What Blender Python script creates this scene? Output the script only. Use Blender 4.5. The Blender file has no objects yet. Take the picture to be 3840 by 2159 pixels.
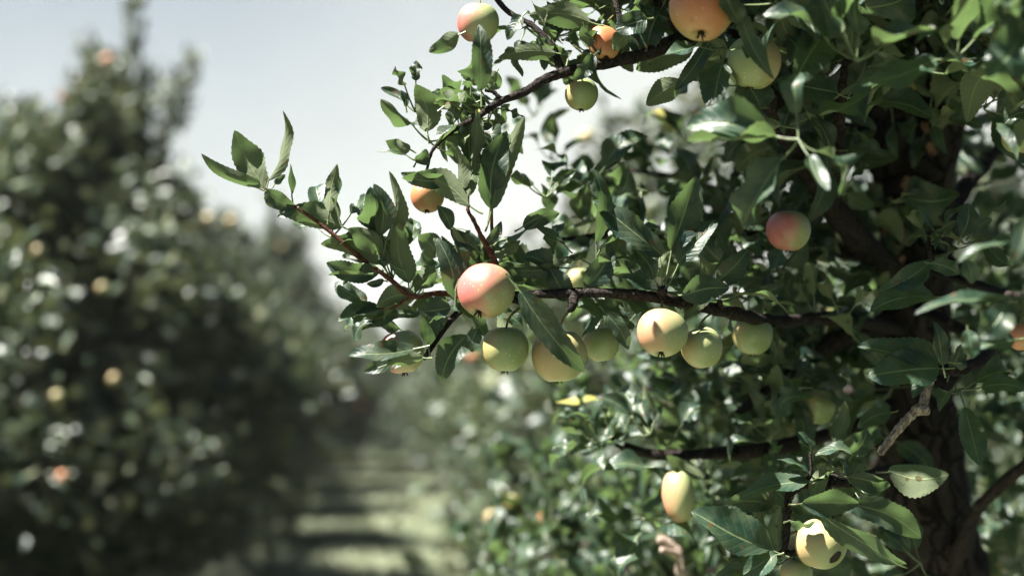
import bpy, math, random
import numpy as np
from mathutils import Vector, Matrix
random.seed(7); rng = np.random.default_rng(11)
S = bpy.context.scene; R = math.radians

# ------------------------------------------------------------------ camera
YAW, PITCH = R(3.87), R(3.44)            # turned a little right of the row direction (+Y), tilted up
CAM = Vector((0, 0, 1.5))
cam_d = bpy.data.cameras.new('camera'); cam = bpy.data.objects.new('camera', cam_d)
S.collection.objects.link(cam); S.camera = cam
cam.location = CAM; cam.rotation_euler = (R(90) + PITCH, 0, -YAW)
cam_d.sensor_width = 36; cam_d.lens = 50; cam_d.clip_end = 800; cam_d.clip_start = .05
cam_d.dof.use_dof = True; cam_d.dof.focus_distance = 1.41; cam_d.dof.aperture_fstop = 2.6
MC = Matrix.Rotation(-YAW, 3, 'Z') @ Matrix.Rotation(R(90) + PITCH, 3, 'X')
RT, UP, FW = MC @ Vector((1, 0, 0)), MC @ Vector((0, 1, 0)), MC @ Vector((0, 0, -1))
K = 3840 / .72
def P(px, py, d=1.41):
    return CAM + (FW + RT * ((px - 1920) / K) + UP * ((1080 - py) / K)) * d

# ------------------------------------------------------------------ light
SUN = Vector((-.52, -.09, .85)).normalized()
sun_el = math.asin(SUN.z); sun_az = math.atan2(SUN.x, SUN.y)
w = bpy.data.worlds.new('World'); S.world = w; w.use_nodes = True
nt = w.node_tree; N = nt.nodes; L = nt.links
bg = N['Background']
sky = N.new('ShaderNodeTexSky'); sky.sky_type = 'NISHITA'; sky.sun_disc = False
sky.sun_elevation = sun_el; sky.sun_rotation = sun_az; sky.dust_density = 1.5; sky.air_density = 1.0
tc = N.new('ShaderNodeTexCoord')
nz = N.new('ShaderNodeTexNoise'); nz.inputs['Scale'].default_value = 1.6; nz.inputs['Detail'].default_value = 5; nz.inputs['Roughness'].default_value = .55
sep = N.new('ShaderNodeSeparateXYZ')
L.new(tc.outputs['Generated'], nz.inputs['Vector']); L.new(tc.outputs['Generated'], sep.inputs[0])
# thin bright cloud veil, thickest low in the sky ahead and to the right
m1 = N.new('ShaderNodeMath'); m1.operation = 'MULTIPLY_ADD'; m1.inputs[1].default_value = -2.4; m1.inputs[2].default_value = 1.12
L.new(sep.outputs['Z'], m1.inputs[0])
m2 = N.new('ShaderNodeMath'); m2.operation = 'MULTIPLY_ADD'; m2.inputs[1].default_value = .9
L.new(sep.outputs['X'], m2.inputs[0]); L.new(m1.outputs[0], m2.inputs[2])
m3 = N.new('ShaderNodeMath'); m3.operation = 'MULTIPLY_ADD'; m3.inputs[1].default_value = 1.1
L.new(nz.outputs['Fac'], m3.inputs[0]); L.new(m2.outputs[0], m3.inputs[2])
m4 = N.new('ShaderNodeMapRange'); m4.interpolation_type = 'SMOOTHSTEP'; m4.inputs['From Min'].default_value = .3; m4.inputs['From Max'].default_value = .85   # the bright bank of cloud lies ahead
L.new(sep.outputs['Y'], m4.inputs['Value'])
mr = N.new('ShaderNodeMapRange'); mr.inputs['From Min'].default_value = .75; mr.inputs['From Max'].default_value = 1.5
mr.inputs['To Min'].default_value = .38; mr.inputs['To Max'].default_value = .97
L.new(m3.outputs[0], mr.inputs['Value'])
mx = N.new('ShaderNodeMix'); mx.data_type = 'RGBA'
m5 = N.new('ShaderNodeMath'); m5.operation = 'MULTIPLY'; L.new(mr.outputs[0], m5.inputs[0]); L.new(m4.outputs[0], m5.inputs[1]); L.new(m5.outputs[0], mx.inputs['Factor']); 
tint = N.new('ShaderNodeMix'); tint.data_type = 'RGBA'; tint.blend_type = 'MULTIPLY'; tint.inputs['Factor'].default_value = 1   # dims and cools the sky so its fill light stays weak
L.new(sky.outputs[0], tint.inputs['A']); tint.inputs['B'].default_value = (.098, .180, .238, 1)
L.new(tint.outputs['Result'], mx.inputs['A'])
mx.inputs['B'].default_value = (2.78, 2.86, 2.66, 1)
L.new(mx.outputs['Result'], bg.inputs['Color']); bg.inputs['Strength'].default_value = .05
sd = bpy.data.lights.new('sun', 'SUN'); so = bpy.data.objects.new('sun', sd); S.collection.objects.link(so)
sd.energy = 5; sd.angle = R(.5); sd.color = (1, .965, .905)
so.rotation_euler = SUN.to_track_quat('Z', 'Y').to_euler()
S.view_settings.view_transform = 'Standard'; S.view_settings.look = 'None'
S.view_settings.exposure = 2.85; S.view_settings.gamma = 1
S.render.engine = 'CYCLES'
S.cycles.max_bounces = 6; S.cycles.diffuse_bounces = 3; S.cycles.glossy_bounces = 2; S.cycles.transmission_bounces = 3
S.cycles.sample_clamp_indirect = 4

# ------------------------------------------------------------------ materials
def mat(name):
    m = bpy.data.materials.new(name); m.use_nodes = True
    return m, m.node_tree.nodes, m.node_tree.links, m.node_tree.nodes['Principled BSDF']
def mixc(n, l, fac, a, b):
    x = n.new('ShaderNodeMix'); x.data_type = 'RGBA'
    for s, v in (('Factor', fac), ('A', a), ('B', b)):
        if hasattr(v, 'node'): l.new(v, x.inputs[s])
        else: x.inputs[s].default_value = v if s == 'Factor' else (*v, 1)
    return x.outputs['Result']
def mth(n, l, op, a, b=0, c=0):
    x = n.new('ShaderNodeMath'); x.operation = op
    for i, v in enumerate((a, b, c)):
        if hasattr(v, 'node'): l.new(v, x.inputs[i])
        else: x.inputs[i].default_value = v
    return x.outputs[0]
def rng_map(n, l, v, a, b, c=0, d=1):
    x = n.new('ShaderNodeMapRange'); l.new(v, x.inputs['Value'])
    for s, t in (('From Min', a), ('From Max', b), ('To Min', c), ('To Max', d)): x.inputs[s].default_value = t
    return x.outputs[0]

def leaf_material(name, top_a, top_b, under_a, under_b, trans, veins=True, rough=.42, tmix=.32, spec=.5):
    m, n, l, b = mat(name)
    at = n.new('ShaderNodeAttribute'); at.attribute_name = 'tone'
    geo = n.new('ShaderNodeNewGeometry')
    tone = at.outputs['Fac']
    top = mixc(n, l, tone, top_a, top_b); und = mixc(n, l, tone, under_a, under_b)
    col = mixc(n, l, geo.outputs['Backfacing'], top, und)
    rarely = rng_map(n, l, tone, .97, .985)          # now and then a yellowing leaf
    col = mixc(n, l, rarely, col, (.20, .17, .035))
    if veins:
        uv = n.new('ShaderNodeUVMap'); uv.uv_map = 'UVMap'
        sp = n.new('ShaderNodeSeparateXYZ'); l.new(uv.outputs[0], sp.inputs[0])
        av = mth(n, l, 'ABSOLUTE', sp.outputs['Y'])
        mid = rng_map(n, l, av, .02, .075, 1, 0)
        q = mth(n, l, 'SUBTRACT', mth(n, l, 'MULTIPLY', sp.outputs['X'], 8.5), mth(n, l, 'MULTIPLY', av, 1.9))
        fr = mth(n, l, 'ABSOLUTE', mth(n, l, 'SUBTRACT', mth(n, l, 'FRACT', q), .5))
        side = rng_map(n, l, fr, .0, .09, 1, 0)
        v = mth(n, l, 'MAXIMUM', mid, mth(n, l, 'MULTIPLY', side, .22))
        col = mixc(n, l, mth(n, l, 'MULTIPLY', v, .6), col, (.22, .27, .13))
        t2 = n.new('ShaderNodeTexCoord')
        ns = n.new('ShaderNodeTexNoise'); ns.inputs['Scale'].default_value = 260; ns.inputs['Detail'].default_value = 3
        l.new(t2.outputs['Object'], ns.inputs['Vector'])
        h = mth(n, l, 'ADD', mth(n, l, 'MULTIPLY', v, -1.0), mth(n, l, 'MULTIPLY', ns.outputs['Fac'], .8))
        h = mth(n, l, 'ADD', h, mth(n, l, 'MULTIPLY', fr, .5))
        bp = n.new('ShaderNodeBump'); bp.inputs['Strength'].default_value = .4; bp.inputs['Distance'].default_value = .001
        l.new(h, bp.inputs['Height']); l.new(bp.outputs[0], b.inputs['Normal'])
        ns2 = n.new('ShaderNodeTexNoise'); ns2.inputs['Scale'].default_value = 70; l.new(t2.outputs['Object'], ns2.inputs['Vector'])
        col = mixc(n, l, rng_map(n, l, ns2.outputs['Fac'], .35, .7, 0, .35), col, (.10, .115, .055))
    if veins:                                          # scab spots and nibbled brown patches, only on some leaves
        vs_ = n.new('ShaderNodeTexVoronoi'); vs_.inputs['Scale'].default_value = 95; l.new(t2.outputs['Object'], vs_.inputs['Vector'])
        vc = n.new('ShaderNodeSeparateColor'); l.new(vs_.outputs['Color'], vc.inputs[0])
        sz = mth(n, l, 'MULTIPLY', rng_map(n, l, vc.outputs[0], .62, 1.0), .36)
        spot = mth(n, l, 'LESS_THAN', vs_.outputs['Distance'], sz)
        col = mixc(n, l, mth(n, l, 'MULTIPLY', spot, .8), col, (.055, .032, .012))
    l.new(col, b.inputs['Base Color'])
    l.new(rng_map(n, l, geo.outputs['Backfacing'], 0, 1, rough, .7), b.inputs['Roughness'])
    l.new(rng_map(n, l, geo.outputs['Backfacing'], 0, 1, spec, .12), b.inputs['Specular IOR Level'])
    tr = n.new('ShaderNodeBsdfTranslucent'); tr.inputs['Color'].default_value = (*trans, 1)
    ms = n.new('ShaderNodeMixShader'); ms.inputs[0].default_value = tmix
    l.new(b.outputs[0], ms.inputs[1]); l.new(tr.outputs[0], ms.inputs[2])
    l.new(ms.outputs[0], n['Material Output'].inputs['Surface'])
    return m
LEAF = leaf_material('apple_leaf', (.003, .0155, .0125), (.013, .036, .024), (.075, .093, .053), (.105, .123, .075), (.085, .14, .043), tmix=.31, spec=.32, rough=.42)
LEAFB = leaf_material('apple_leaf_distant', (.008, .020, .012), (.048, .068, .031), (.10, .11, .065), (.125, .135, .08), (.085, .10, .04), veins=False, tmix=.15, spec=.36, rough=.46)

def bark_material(name, a, b2, scale, strength=.8):
    m, n, l, b = mat(name)
    t = n.new('ShaderNodeTexCoord')
    mp = n.new('ShaderNodeMapping'); mp.inputs['Scale'].default_value = (1, 1, .35)
    wn = n.new('ShaderNodeTexNoise'); wn.inputs['Scale'].default_value = scale * .45; wn.inputs['Detail'].default_value = 5; l.new(t.outputs['Object'], wn.inputs['Vector'])
    va = n.new('ShaderNodeVectorMath'); va.operation = 'MULTIPLY_ADD'; va.inputs[1].default_value = (3.2 / scale,) * 3; l.new(wn.outputs['Color'], va.inputs[0]); l.new(t.outputs['Object'], va.inputs[2]); l.new(va.outputs[0], mp.inputs[0])
    ns = n.new('ShaderNodeTexNoise'); ns.inputs['Scale'].default_value = scale; ns.inputs['Detail'].default_value = 8; ns.inputs['Roughness'].default_value = .7
    vo = n.new('ShaderNodeTexVoronoi'); vo.feature = 'DISTANCE_TO_EDGE'; vo.inputs['Scale'].default_value = scale * 1.3
    l.new(mp.outputs[0], ns.inputs['Vector']); l.new(mp.outputs[0], vo.inputs['Vector'])
    crack = rng_map(n, l, vo.outputs['Distance'], 0, .10)
    col = mixc(n, l, rng_map(n, l, ns.outputs['Fac'], .35, .68), a, b2)
    col = mixc(n, l, crack, tuple(x * .45 for x in a), col)
    l.new(col, b.inputs['Base Color']); b.inputs['Roughness'].default_value = .85; b.inputs['Specular IOR Level'].default_value = .06
    h = mth(n, l, 'ADD', crack, ns.outputs['Fac'])
    bp = n.new('ShaderNodeBump'); bp.inputs['Strength'].default_value = strength; bp.inputs['Distance'].default_value = .006
    l.new(h, bp.inputs['Height']); l.new(bp.outputs[0], b.inputs['Normal'])
    return m
BARK = bark_material('apple_bark', (0.009, 0.0072, 0.0065), (0.036, 0.0285, 0.025), 28, 1)
BARKB = bark_material('orchard_row_bark', (0.03, 0.024, 0.0204), (0.084, 0.072, 0.06), 20, .6)
TWIG = bark_material('dark_twig_bark', (0.0121, 0.00935, 0.0088), (0.04125, 0.033, 0.0286), 150, .6)
REDTWIG = bark_material('young_red_twig_bark', (0.04875, 0.0182, 0.0117), (0.1235, 0.06175, 0.039), 200, .3)
FLAKE = bark_material('peeling_bark', (0.15, 0.075, 0.04125), (0.36, 0.225, 0.15), 220, .7)
PALETWIG = bark_material('bare_pale_twig_bark', (.27, .20, .155), (.46, .37, .30), 170, .7)  # raised to put sunlight into the shaded broken twig's colour

def apple_material(name, ground_a, ground_b, blush, edge0, edge1, rough=.36):
    """skin: the blush sits on the fruit's own +X side"""
    m, n, l, b = mat(name)
    t = n.new('ShaderNodeTexCoord'); sp = n.new('ShaderNodeSeparateXYZ'); l.new(t.outputs['Object'], sp.inputs[0])
    ns = n.new('ShaderNodeTexNoise'); ns.inputs['Scale'].default_value = 38; ns.inputs['Detail'].default_value = 4; l.new(t.outputs['Object'], ns.inputs['Vector'])
    # streaks running from stalk to calyx
    mp = n.new('ShaderNodeMapping'); mp.inputs['Scale'].default_value = (1, 1, .12); l.new(t.outputs['Object'], mp.inputs[0])
    st = n.new('ShaderNodeTexNoise'); st.inputs['Scale'].default_value = 170; st.inputs['Detail'].default_value = 5; l.new(mp.outputs[0], st.inputs['Vector'])
    x = mth(n, l, 'ADD', mth(n, l, 'MULTIPLY', sp.outputs['X'], 36), mth(n, l, 'MULTIPLY', mth(n, l, 'SUBTRACT', ns.outputs['Fac'], .5), 1.5))
    x = mth(n, l, 'ADD', x, mth(n, l, 'MULTIPLY', mth(n, l, 'SUBTRACT', st.outputs['Fac'], .5), .7))
    f = rng_map(n, l, x, edge0, edge1)
    g = mixc(n, l, ns.outputs['Fac'], ground_a, ground_b)
    warm = mixc(n, l, .5, ground_b, blush)
    c = mixc(n, l, rng_map(n, l, x, edge0 - .5, edge0 + .3, 0, .55), g, warm)
    c = mixc(n, l, f, c, blush)
    vo = n.new('ShaderNodeTexVoronoi'); vo.inputs['Scale'].default_value = 190; l.new(t.outputs['Object'], vo.inputs['Vector'])
    dots = rng_map(n, l, vo.outputs['Distance'], .08, .17, .4, 0)
    c = mixc(n, l, dots, c, (.62, .56, .36))
    vo2 = n.new('ShaderNodeTexVoronoi'); vo2.inputs['Scale'].default_value = 42; l.new(t.outputs['Object'], vo2.inputs['Vector'])
    c = mixc(n, l, rng_map(n, l, vo2.outputs['Distance'], .06, .10, .75, 0), c, (.12, .08, .03))   # a few russet specks
    # green-brown round the two hollows
    r2 = mth(n, l, 'SQRT', mth(n, l, 'ADD', mth(n, l, 'MULTIPLY', sp.outputs['X'], sp.outputs['X']), mth(n, l, 'MULTIPLY', sp.outputs['Y'], sp.outputs['Y'])))
    c = mixc(n, l, rng_map(n, l, r2, .002, .0065, .65, 0), c, (.16, .15, .05))
    l.new(c, b.inputs['Base Color'])
    l.new(rng_map(n, l, ns.outputs['Fac'], .3, .7, rough, rough + .12), b.inputs['Roughness']); b.inputs['Specular IOR Level'].default_value = .5
    b.inputs['Subsurface Weight'].default_value = .12; b.inputs['Subsurface Radius'].default_value = (.012, .008, .003); b.inputs['Subsurface Scale'].default_value = .4
    bp = n.new('ShaderNodeBump'); bp.inputs['Strength'].default_value = .05; bp.inputs['Distance'].default_value = .001
    l.new(st.outputs['Fac'], bp.inputs['Height']); l.new(bp.outputs[0], b.inputs['Normal'])
    return m
SKIN = {
 'green': apple_material('green_apple_skin', (0.118, 0.163, 0.058), (0.177, 0.201, 0.083), (0.275, 0.177, 0.069), .35, 1.2),
 'yellow': apple_material('yellow_apple_skin', (0.167, 0.206, 0.089), (0.236, 0.241, 0.108), (0.304, 0.187, 0.083), .3, 1.4),
 'soft': apple_material('softly_blushed_apple_skin', (0.177, 0.216, 0.098), (0.236, 0.241, 0.108), (0.335, 0.147, 0.083), .05, 1.2),
 'blush': apple_material('blushed_apple_skin', (0.167, 0.216, 0.098), (0.236, 0.241, 0.108), (0.351, 0.088, 0.077), -.15, .8),
 'orange': apple_material('orange_apple_skin', (0.206, 0.206, 0.078), (0.266, 0.197, 0.078), (0.353, 0.108, 0.044), -.3, 1.0),
}
CALYX = bark_material('dry_calyx', (0.021, 0.0154, 0.0105), (0.07, 0.0525, 0.0315), 400, .4)
STALK = bark_material('apple_stalk_skin', (0.0845, 0.0845, 0.0325), (0.195, 0.143, 0.065), 300, .3)

# ------------------------------------------------------------------ mesh helpers
COL = S.collection
def tag(o, label=None, cat=None, group=None, kind=None):
    for k, v in (('label', label), ('category', cat), ('group', group), ('kind', kind)):
        if v: o[k] = v
    return o
def empty(name, loc, label, cat, group=None):
    o = bpy.data.objects.new(name, None); COL.objects.link(o); o.location = loc; o.empty_display_size = .05
    return tag(o, label, cat, group)
def mesh_np(name, V, F, mats, tone=None, uv=None, smooth=True, midx=None):
    """V (n,3) float, F list of (m,k) int arrays"""
    me = bpy.data.meshes.new(name)
    V = np.asarray(V, np.float32); me.vertices.add(len(V)); me.vertices.foreach_set('co', V.ravel())
    if not isinstance(F, list): F = [F]
    loops = np.concatenate([f.ravel() for f in F]).astype(np.int32)
    tot = np.concatenate([np.full(len(f), f.shape[1], np.int32) for f in F])
    st = np.concatenate([[0], np.cumsum(tot)[:-1]]).astype(np.int32)
    me.loops.add(len(loops)); me.loops.foreach_set('vertex_index', loops)
    me.polygons.add(len(tot)); me.polygons.foreach_set('loop_start', st)
    try: me.polygons.foreach_set('loop_total', tot)
    except Exception: pass
    me.update(calc_edges=True)
    me.polygons.foreach_set('use_smooth', np.full(len(tot), smooth))
    for m in (mats if isinstance(mats, list) else [mats]): me.materials.append(m)
    if tone is not None:
        a = me.attributes.new('tone', 'FLOAT', 'POINT'); a.data.foreach_set('value', np.asarray(tone, np.float32))
    if uv is not None:
        u = me.uv_layers.new(name='UVMap'); u.data.foreach_set('uv', np.asarray(uv, np.float32)[loops].ravel())
    me.validate()
    return me
def obj(name, me, parent=None):
    o = bpy.data.objects.new(name, me); COL.objects.link(o)
    if parent is not None:
        o.parent = parent; o.matrix_parent_inverse = Matrix.Translation(parent.location).inverted()
    return o

def unit(a): return a / np.maximum(np.linalg.norm(a, axis=-1, keepdims=True), 1e-9)
class Leaves:
    def __init__(s): s.rows = []
    def add(s, base, tip, nrm, width, fold=.35, curl=.5, wav=.1, tone=None, root=None):
        base = np.array(base); tip = np.array(tip)
        if root is None:
            root = base - (tip - base) * .22 - np.array((0, 0, .002))
        s.rows.append(np.concatenate([base, tip, np.array(nrm), np.array(root), [width, fold, curl, wav, random.random() if tone is None else tone]]))
    def bulk(s, base, tip, nrm, width, fold, curl, wav, tone, root):
        A = np.column_stack([base, tip, nrm, root, width, fold, curl, wav, tone]); s.rows.extend(list(A))
    def build(s, name, m, nu=12, nv=3, petiole=True):
        A = np.array(s.rows); n = len(A)
        base, tip, nr, root = A[:, 0:3], A[:, 3:6], A[:, 6:9], A[:, 9:12]
        W, FO, CU, WA, TO = (A[:, i][:, None, None] for i in range(12, 17))
        ax = tip - base; Ln = np.linalg.norm(ax, axis=1); ax = unit(ax)
        nr = unit(nr - ax * (nr * ax).sum(1)[:, None]); sd_ = np.cross(nr, ax)
        u = np.linspace(0, 1, nu + 1); v = np.linspace(-1, 1, 2 * nv + 1)
        # outline of the blade: broad below the middle, drawn-out tip, toothed edge
        prof = np.sin(np.pi * np.clip(u, 0, 1) ** .88) ** .66 * (1 - .2 * u) / .9
        prof[0] = .03; prof[-1] = .015
        U, Vv = np.meshgrid(u, v, indexing='ij'); U = U[None]; Vv = Vv[None]
        tooth = 1 + (.038 if nu > 8 else 0) * ((np.arange(nu + 1) % 2) * 2 - 1)[None, :, None] * (np.abs(Vv) > .95)
        ph = rng.uniform(0, 6.28, (n, 1, 1)); ph2 = rng.uniform(0, 6.28, (n, 1, 1))
        asym = 1 + .14 * np.sin(ph) * np.sign(Vv)
        half = W / 2 * prof[None, :, None] * tooth * asym * (1 + .07 * np.sin(ph2 + U * 9) * np.abs(Vv))
        cur = CU * (.75 + .5 * U)
        zc = -cur * (U - .5) ** 2 + cur * .25 + .12 * CU * np.sin(ph + 3.1 * U)      # bowed along its length, ends stay put
        zc = zc * Ln[:, None, None]
        f2 = FO * (1 - .35 * U)
        y = half * Vv * np.cos(f2)
        z = np.abs(Vv) * half * np.sin(f2) + zc + WA * half * Vv ** 2 * np.sin(ph + np.sign(Vv) * ph2 + U * (9 + 3 * np.sin(ph2)))
        side_bow = .10 * np.sin(ph2 * 2) * np.sin(np.pi * U) * Ln[:, None, None]
        y = y + side_bow
        # pucker between the veins
        z = z + .011 * W * np.sin(U * 26 - np.abs(Vv) * 6 + ph) * (1 - np.abs(Vv)) * (np.abs(Vv) > .1)
        X = U * Ln[:, None, None] + 0 * y
        co = base[:, None, None] + X[..., None] * ax[:, None, None] + y[..., None] * sd_[:, None, None] + z[..., None] * nr[:, None, None]
        nr_v = (nu + 1) * (2 * nv + 1)
        V = co.reshape(n * nr_v, 3)
        q = []
        for i in range(nu):
            for j in range(2 * nv):
                a = i * (2 * nv + 1) + j; q.append((a, a + 2 * nv + 1, a + 2 * nv + 2, a + 1))
        q = np.array(q); F = (q[None] + (np.arange(n) * nr_v)[:, None, None]).reshape(-1, 4)
        uv = np.stack([np.broadcast_to(U, (n,) + U.shape[1:]), np.broadcast_to(Vv, (n,) + U.shape[1:])], -1).reshape(-1, 2)
        tone = np.repeat(A[:, 16], nr_v)
        if petiole:
            k = 3; t = np.linspace(0, 1, 5)
            b2 = co[:, 1, nv] ; mid = (root + base) / 2 + np.array((0, 0, -.12)) * np.linalg.norm(base - root, axis=1)[:, None]
            c = ((1 - t) ** 2)[None, :, None] * root[:, None] + (2 * t * (1 - t))[None, :, None] * mid[:, None] + (t ** 2)[None, :, None] * b2[:, None]
            rad = .0011 * (1.15 - .4 * t)[None, :, None, None]
            an = np.arange(k) * 2 * np.pi / k
            ring = c[:, :, None] + rad * (np.cos(an)[None, None, :, None] * sd_[:, None, None] + np.sin(an)[None, None, :, None] * nr[:, None, None])
            PV = ring.reshape(n * 5 * k, 3); o = len(V)
            pq = np.array([(i * k + j, i * k + (j + 1) % k, (i + 1) * k + (j + 1) % k, (i + 1) * k + j) for i in range(4) for j in range(k)])
            PF = (pq[None] + (np.arange(n) * 5 * k)[:, None, None]).reshape(-1, 4) + o
            V = np.concatenate([V, PV]); F = np.concatenate([F, PF])
            uv = np.concatenate([uv, np.zeros((len(PV), 2))]); tone = np.concatenate([tone, np.repeat(A[:, 16], 5 * k)])
        return mesh_np(name, V, F, m, tone, uv)

def catmull(pts, per=6):
    p = [np.array(q, float) for q in pts]; p = [2 * p[0] - p[1]] + p + [2 * p[-1] - p[-2]]; out = []
    for i in range(1, len(p) - 2):
        for t in np.linspace(0, 1, per, endpoint=False):
            a, b, c, d = p[i - 1:i + 3]
            out.append(.5 * (2 * b + (c - a) * t + (2 * a - 5 * b + 4 * c - d) * t * t + (3 * b - a - 3 * c + d) * t ** 3))
    out.append(p[-2]); return np.array(out)
def tube(path, r0, r1, k=8, knob=.12, seed=0):
    """returns verts, faces of a tapering, knobbly limb with closed ends"""
    rg = np.random.default_rng(seed); n = len(path)
    d = unit(np.gradient(path, axis=0)); ref = np.array((.3, .2, 1.)); ref /= np.linalg.norm(ref)
    s1 = unit(np.cross(d, ref)); s2 = np.cross(d, s1)
    r = np.linspace(r0, r1, n) * (1 + knob * rg.normal(size=n))
    an = np.arange(k) * 2 * np.pi / k
    rr = r[:, None] * (1 + knob * .8 * rg.normal(size=(n, k)))
    V = path[:, None] + rr[..., None] * (np.cos(an)[None, :, None] * s1[:, None] + np.sin(an)[None, :, None] * s2[:, None])
    V = np.concatenate([V.reshape(-1, 3), [path[0] - d[0] * r0 * .4, path[-1] + d[-1] * r1 * .6]])
    Q = np.array([(i * k + j, i * k + (j + 1) % k, (i + 1) * k + (j + 1) % k, (i + 1) * k + j) for i in range(n - 1) for j in range(k)])
    T = np.array([((j + 1) % k, j, n * k) for j in range(k)] + [((n - 1) * k + j, (n - 1) * k + (j + 1) % k, n * k + 1) for j in range(k)])
    return V, Q, T
class Tubes:
    def __init__(s): s.V = []; s.Q = []; s.T = []; s.n = 0
    def add(s, path, r0, r1, k=8, knob=.12, seed=0):
        V, Q, T = tube(np.asarray(path), r0, r1, k, knob, seed); s.V.append(V); s.Q.append(Q + s.n); s.T.append(T + s.n); s.n += len(V)
    def build(s, name, m): return mesh_np(name, np.concatenate(s.V), [np.concatenate(s.Q), np.concatenate(s.T)], m)

# ------------------------------------------------------------------ ground
def ground_mat():
    m, n, l, b = mat('orchard_grass_ground')
    t = n.new('ShaderNodeTexCoord')
    a = n.new('ShaderNodeTexNoise'); a.inputs['Scale'].default_value = .6; a.inputs['Detail'].default_value = 6
    c = n.new('ShaderNodeTexNoise'); c.inputs['Scale'].default_value = 14; c.inputs['Detail'].default_value = 6
    l.new(t.outputs['Object'], a.inputs['Vector']); l.new(t.outputs['Object'], c.inputs['Vector'])
    col = mixc(n, l, rng_map(n, l, a.outputs['Fac'], .35, .65), (.13, .155, .09), (.18, .19, .125))
    col = mixc(n, l, rng_map(n, l, c.outputs['Fac'], .4, .7), col, (.13, .14, .075))
    sx = n.new('ShaderNodeSeparateXYZ'); l.new(t.outputs['Object'], sx.inputs[0])     # dark strips under the tree rows, shade put into the ground colour
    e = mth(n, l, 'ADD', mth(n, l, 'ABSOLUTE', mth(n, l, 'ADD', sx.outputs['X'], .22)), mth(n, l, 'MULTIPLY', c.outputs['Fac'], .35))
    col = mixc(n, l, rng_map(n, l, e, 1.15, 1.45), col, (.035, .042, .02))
    l.new(col, b.inputs['Base Color']); b.inputs['Roughness'].default_value = .9
    bp = n.new('ShaderNodeBump'); bp.inputs['Strength'].default_value = .6; bp.inputs['Distance'].default_value = .05
    l.new(c.outputs['Fac'], bp.inputs['Height']); l.new(bp.outputs[0], b.inputs['Normal'])
    return m
g = 300
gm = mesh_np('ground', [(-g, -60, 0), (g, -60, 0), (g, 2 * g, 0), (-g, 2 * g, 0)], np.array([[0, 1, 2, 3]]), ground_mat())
tag(obj('ground', gm), kind='structure')
m, n, l, b = mat('grass_blade')
at = n.new('ShaderNodeAttribute'); at.attribute_name = 'tone'
l.new(mixc(n, l, at.outputs['Fac'], (.125, .16, .085), (.23, .235, .155)), b.inputs['Base Color']); b.inputs['Roughness'].default_value = .6
GRASS = m
nb = 60000
gx = rng.uniform(-1.25, .85, nb); gy = 5 + 38 * rng.random(nb) ** 1.3
ang = rng.uniform(0, 6.28, nb); gh = rng.uniform(.03, .09, nb); gw = .003 + .0006 * gy * rng.random(nb)
lean = rng.normal(0, .03, (nb, 2))
b0 = np.stack([gx, gy, 0 * gx], 1); dx = np.stack([np.cos(ang), np.sin(ang), 0 * ang], 1) * gw[:, None]
mid_ = b0 + np.stack([lean[:, 0] * .4, lean[:, 1] * .4, gh * .6], 1); top = b0 + np.stack([lean[:, 0], lean[:, 1], gh], 1)
V = np.stack([b0 - dx, b0 + dx, mid_ + dx * .7, mid_ - dx * .7, top], 1).reshape(-1, 3)
o5 = (np.arange(nb) * 5)[:, None]
gm = mesh_np('grass', V, [np.array([[0, 1, 2, 3]]) + o5, np.array([[3, 2, 4]]) + o5], GRASS, np.repeat(rng.random(nb), 5))
tag(obj('grass', gm), 'short sunlit grass growing along the alley between the tree rows', 'grass', kind='stuff')

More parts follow.
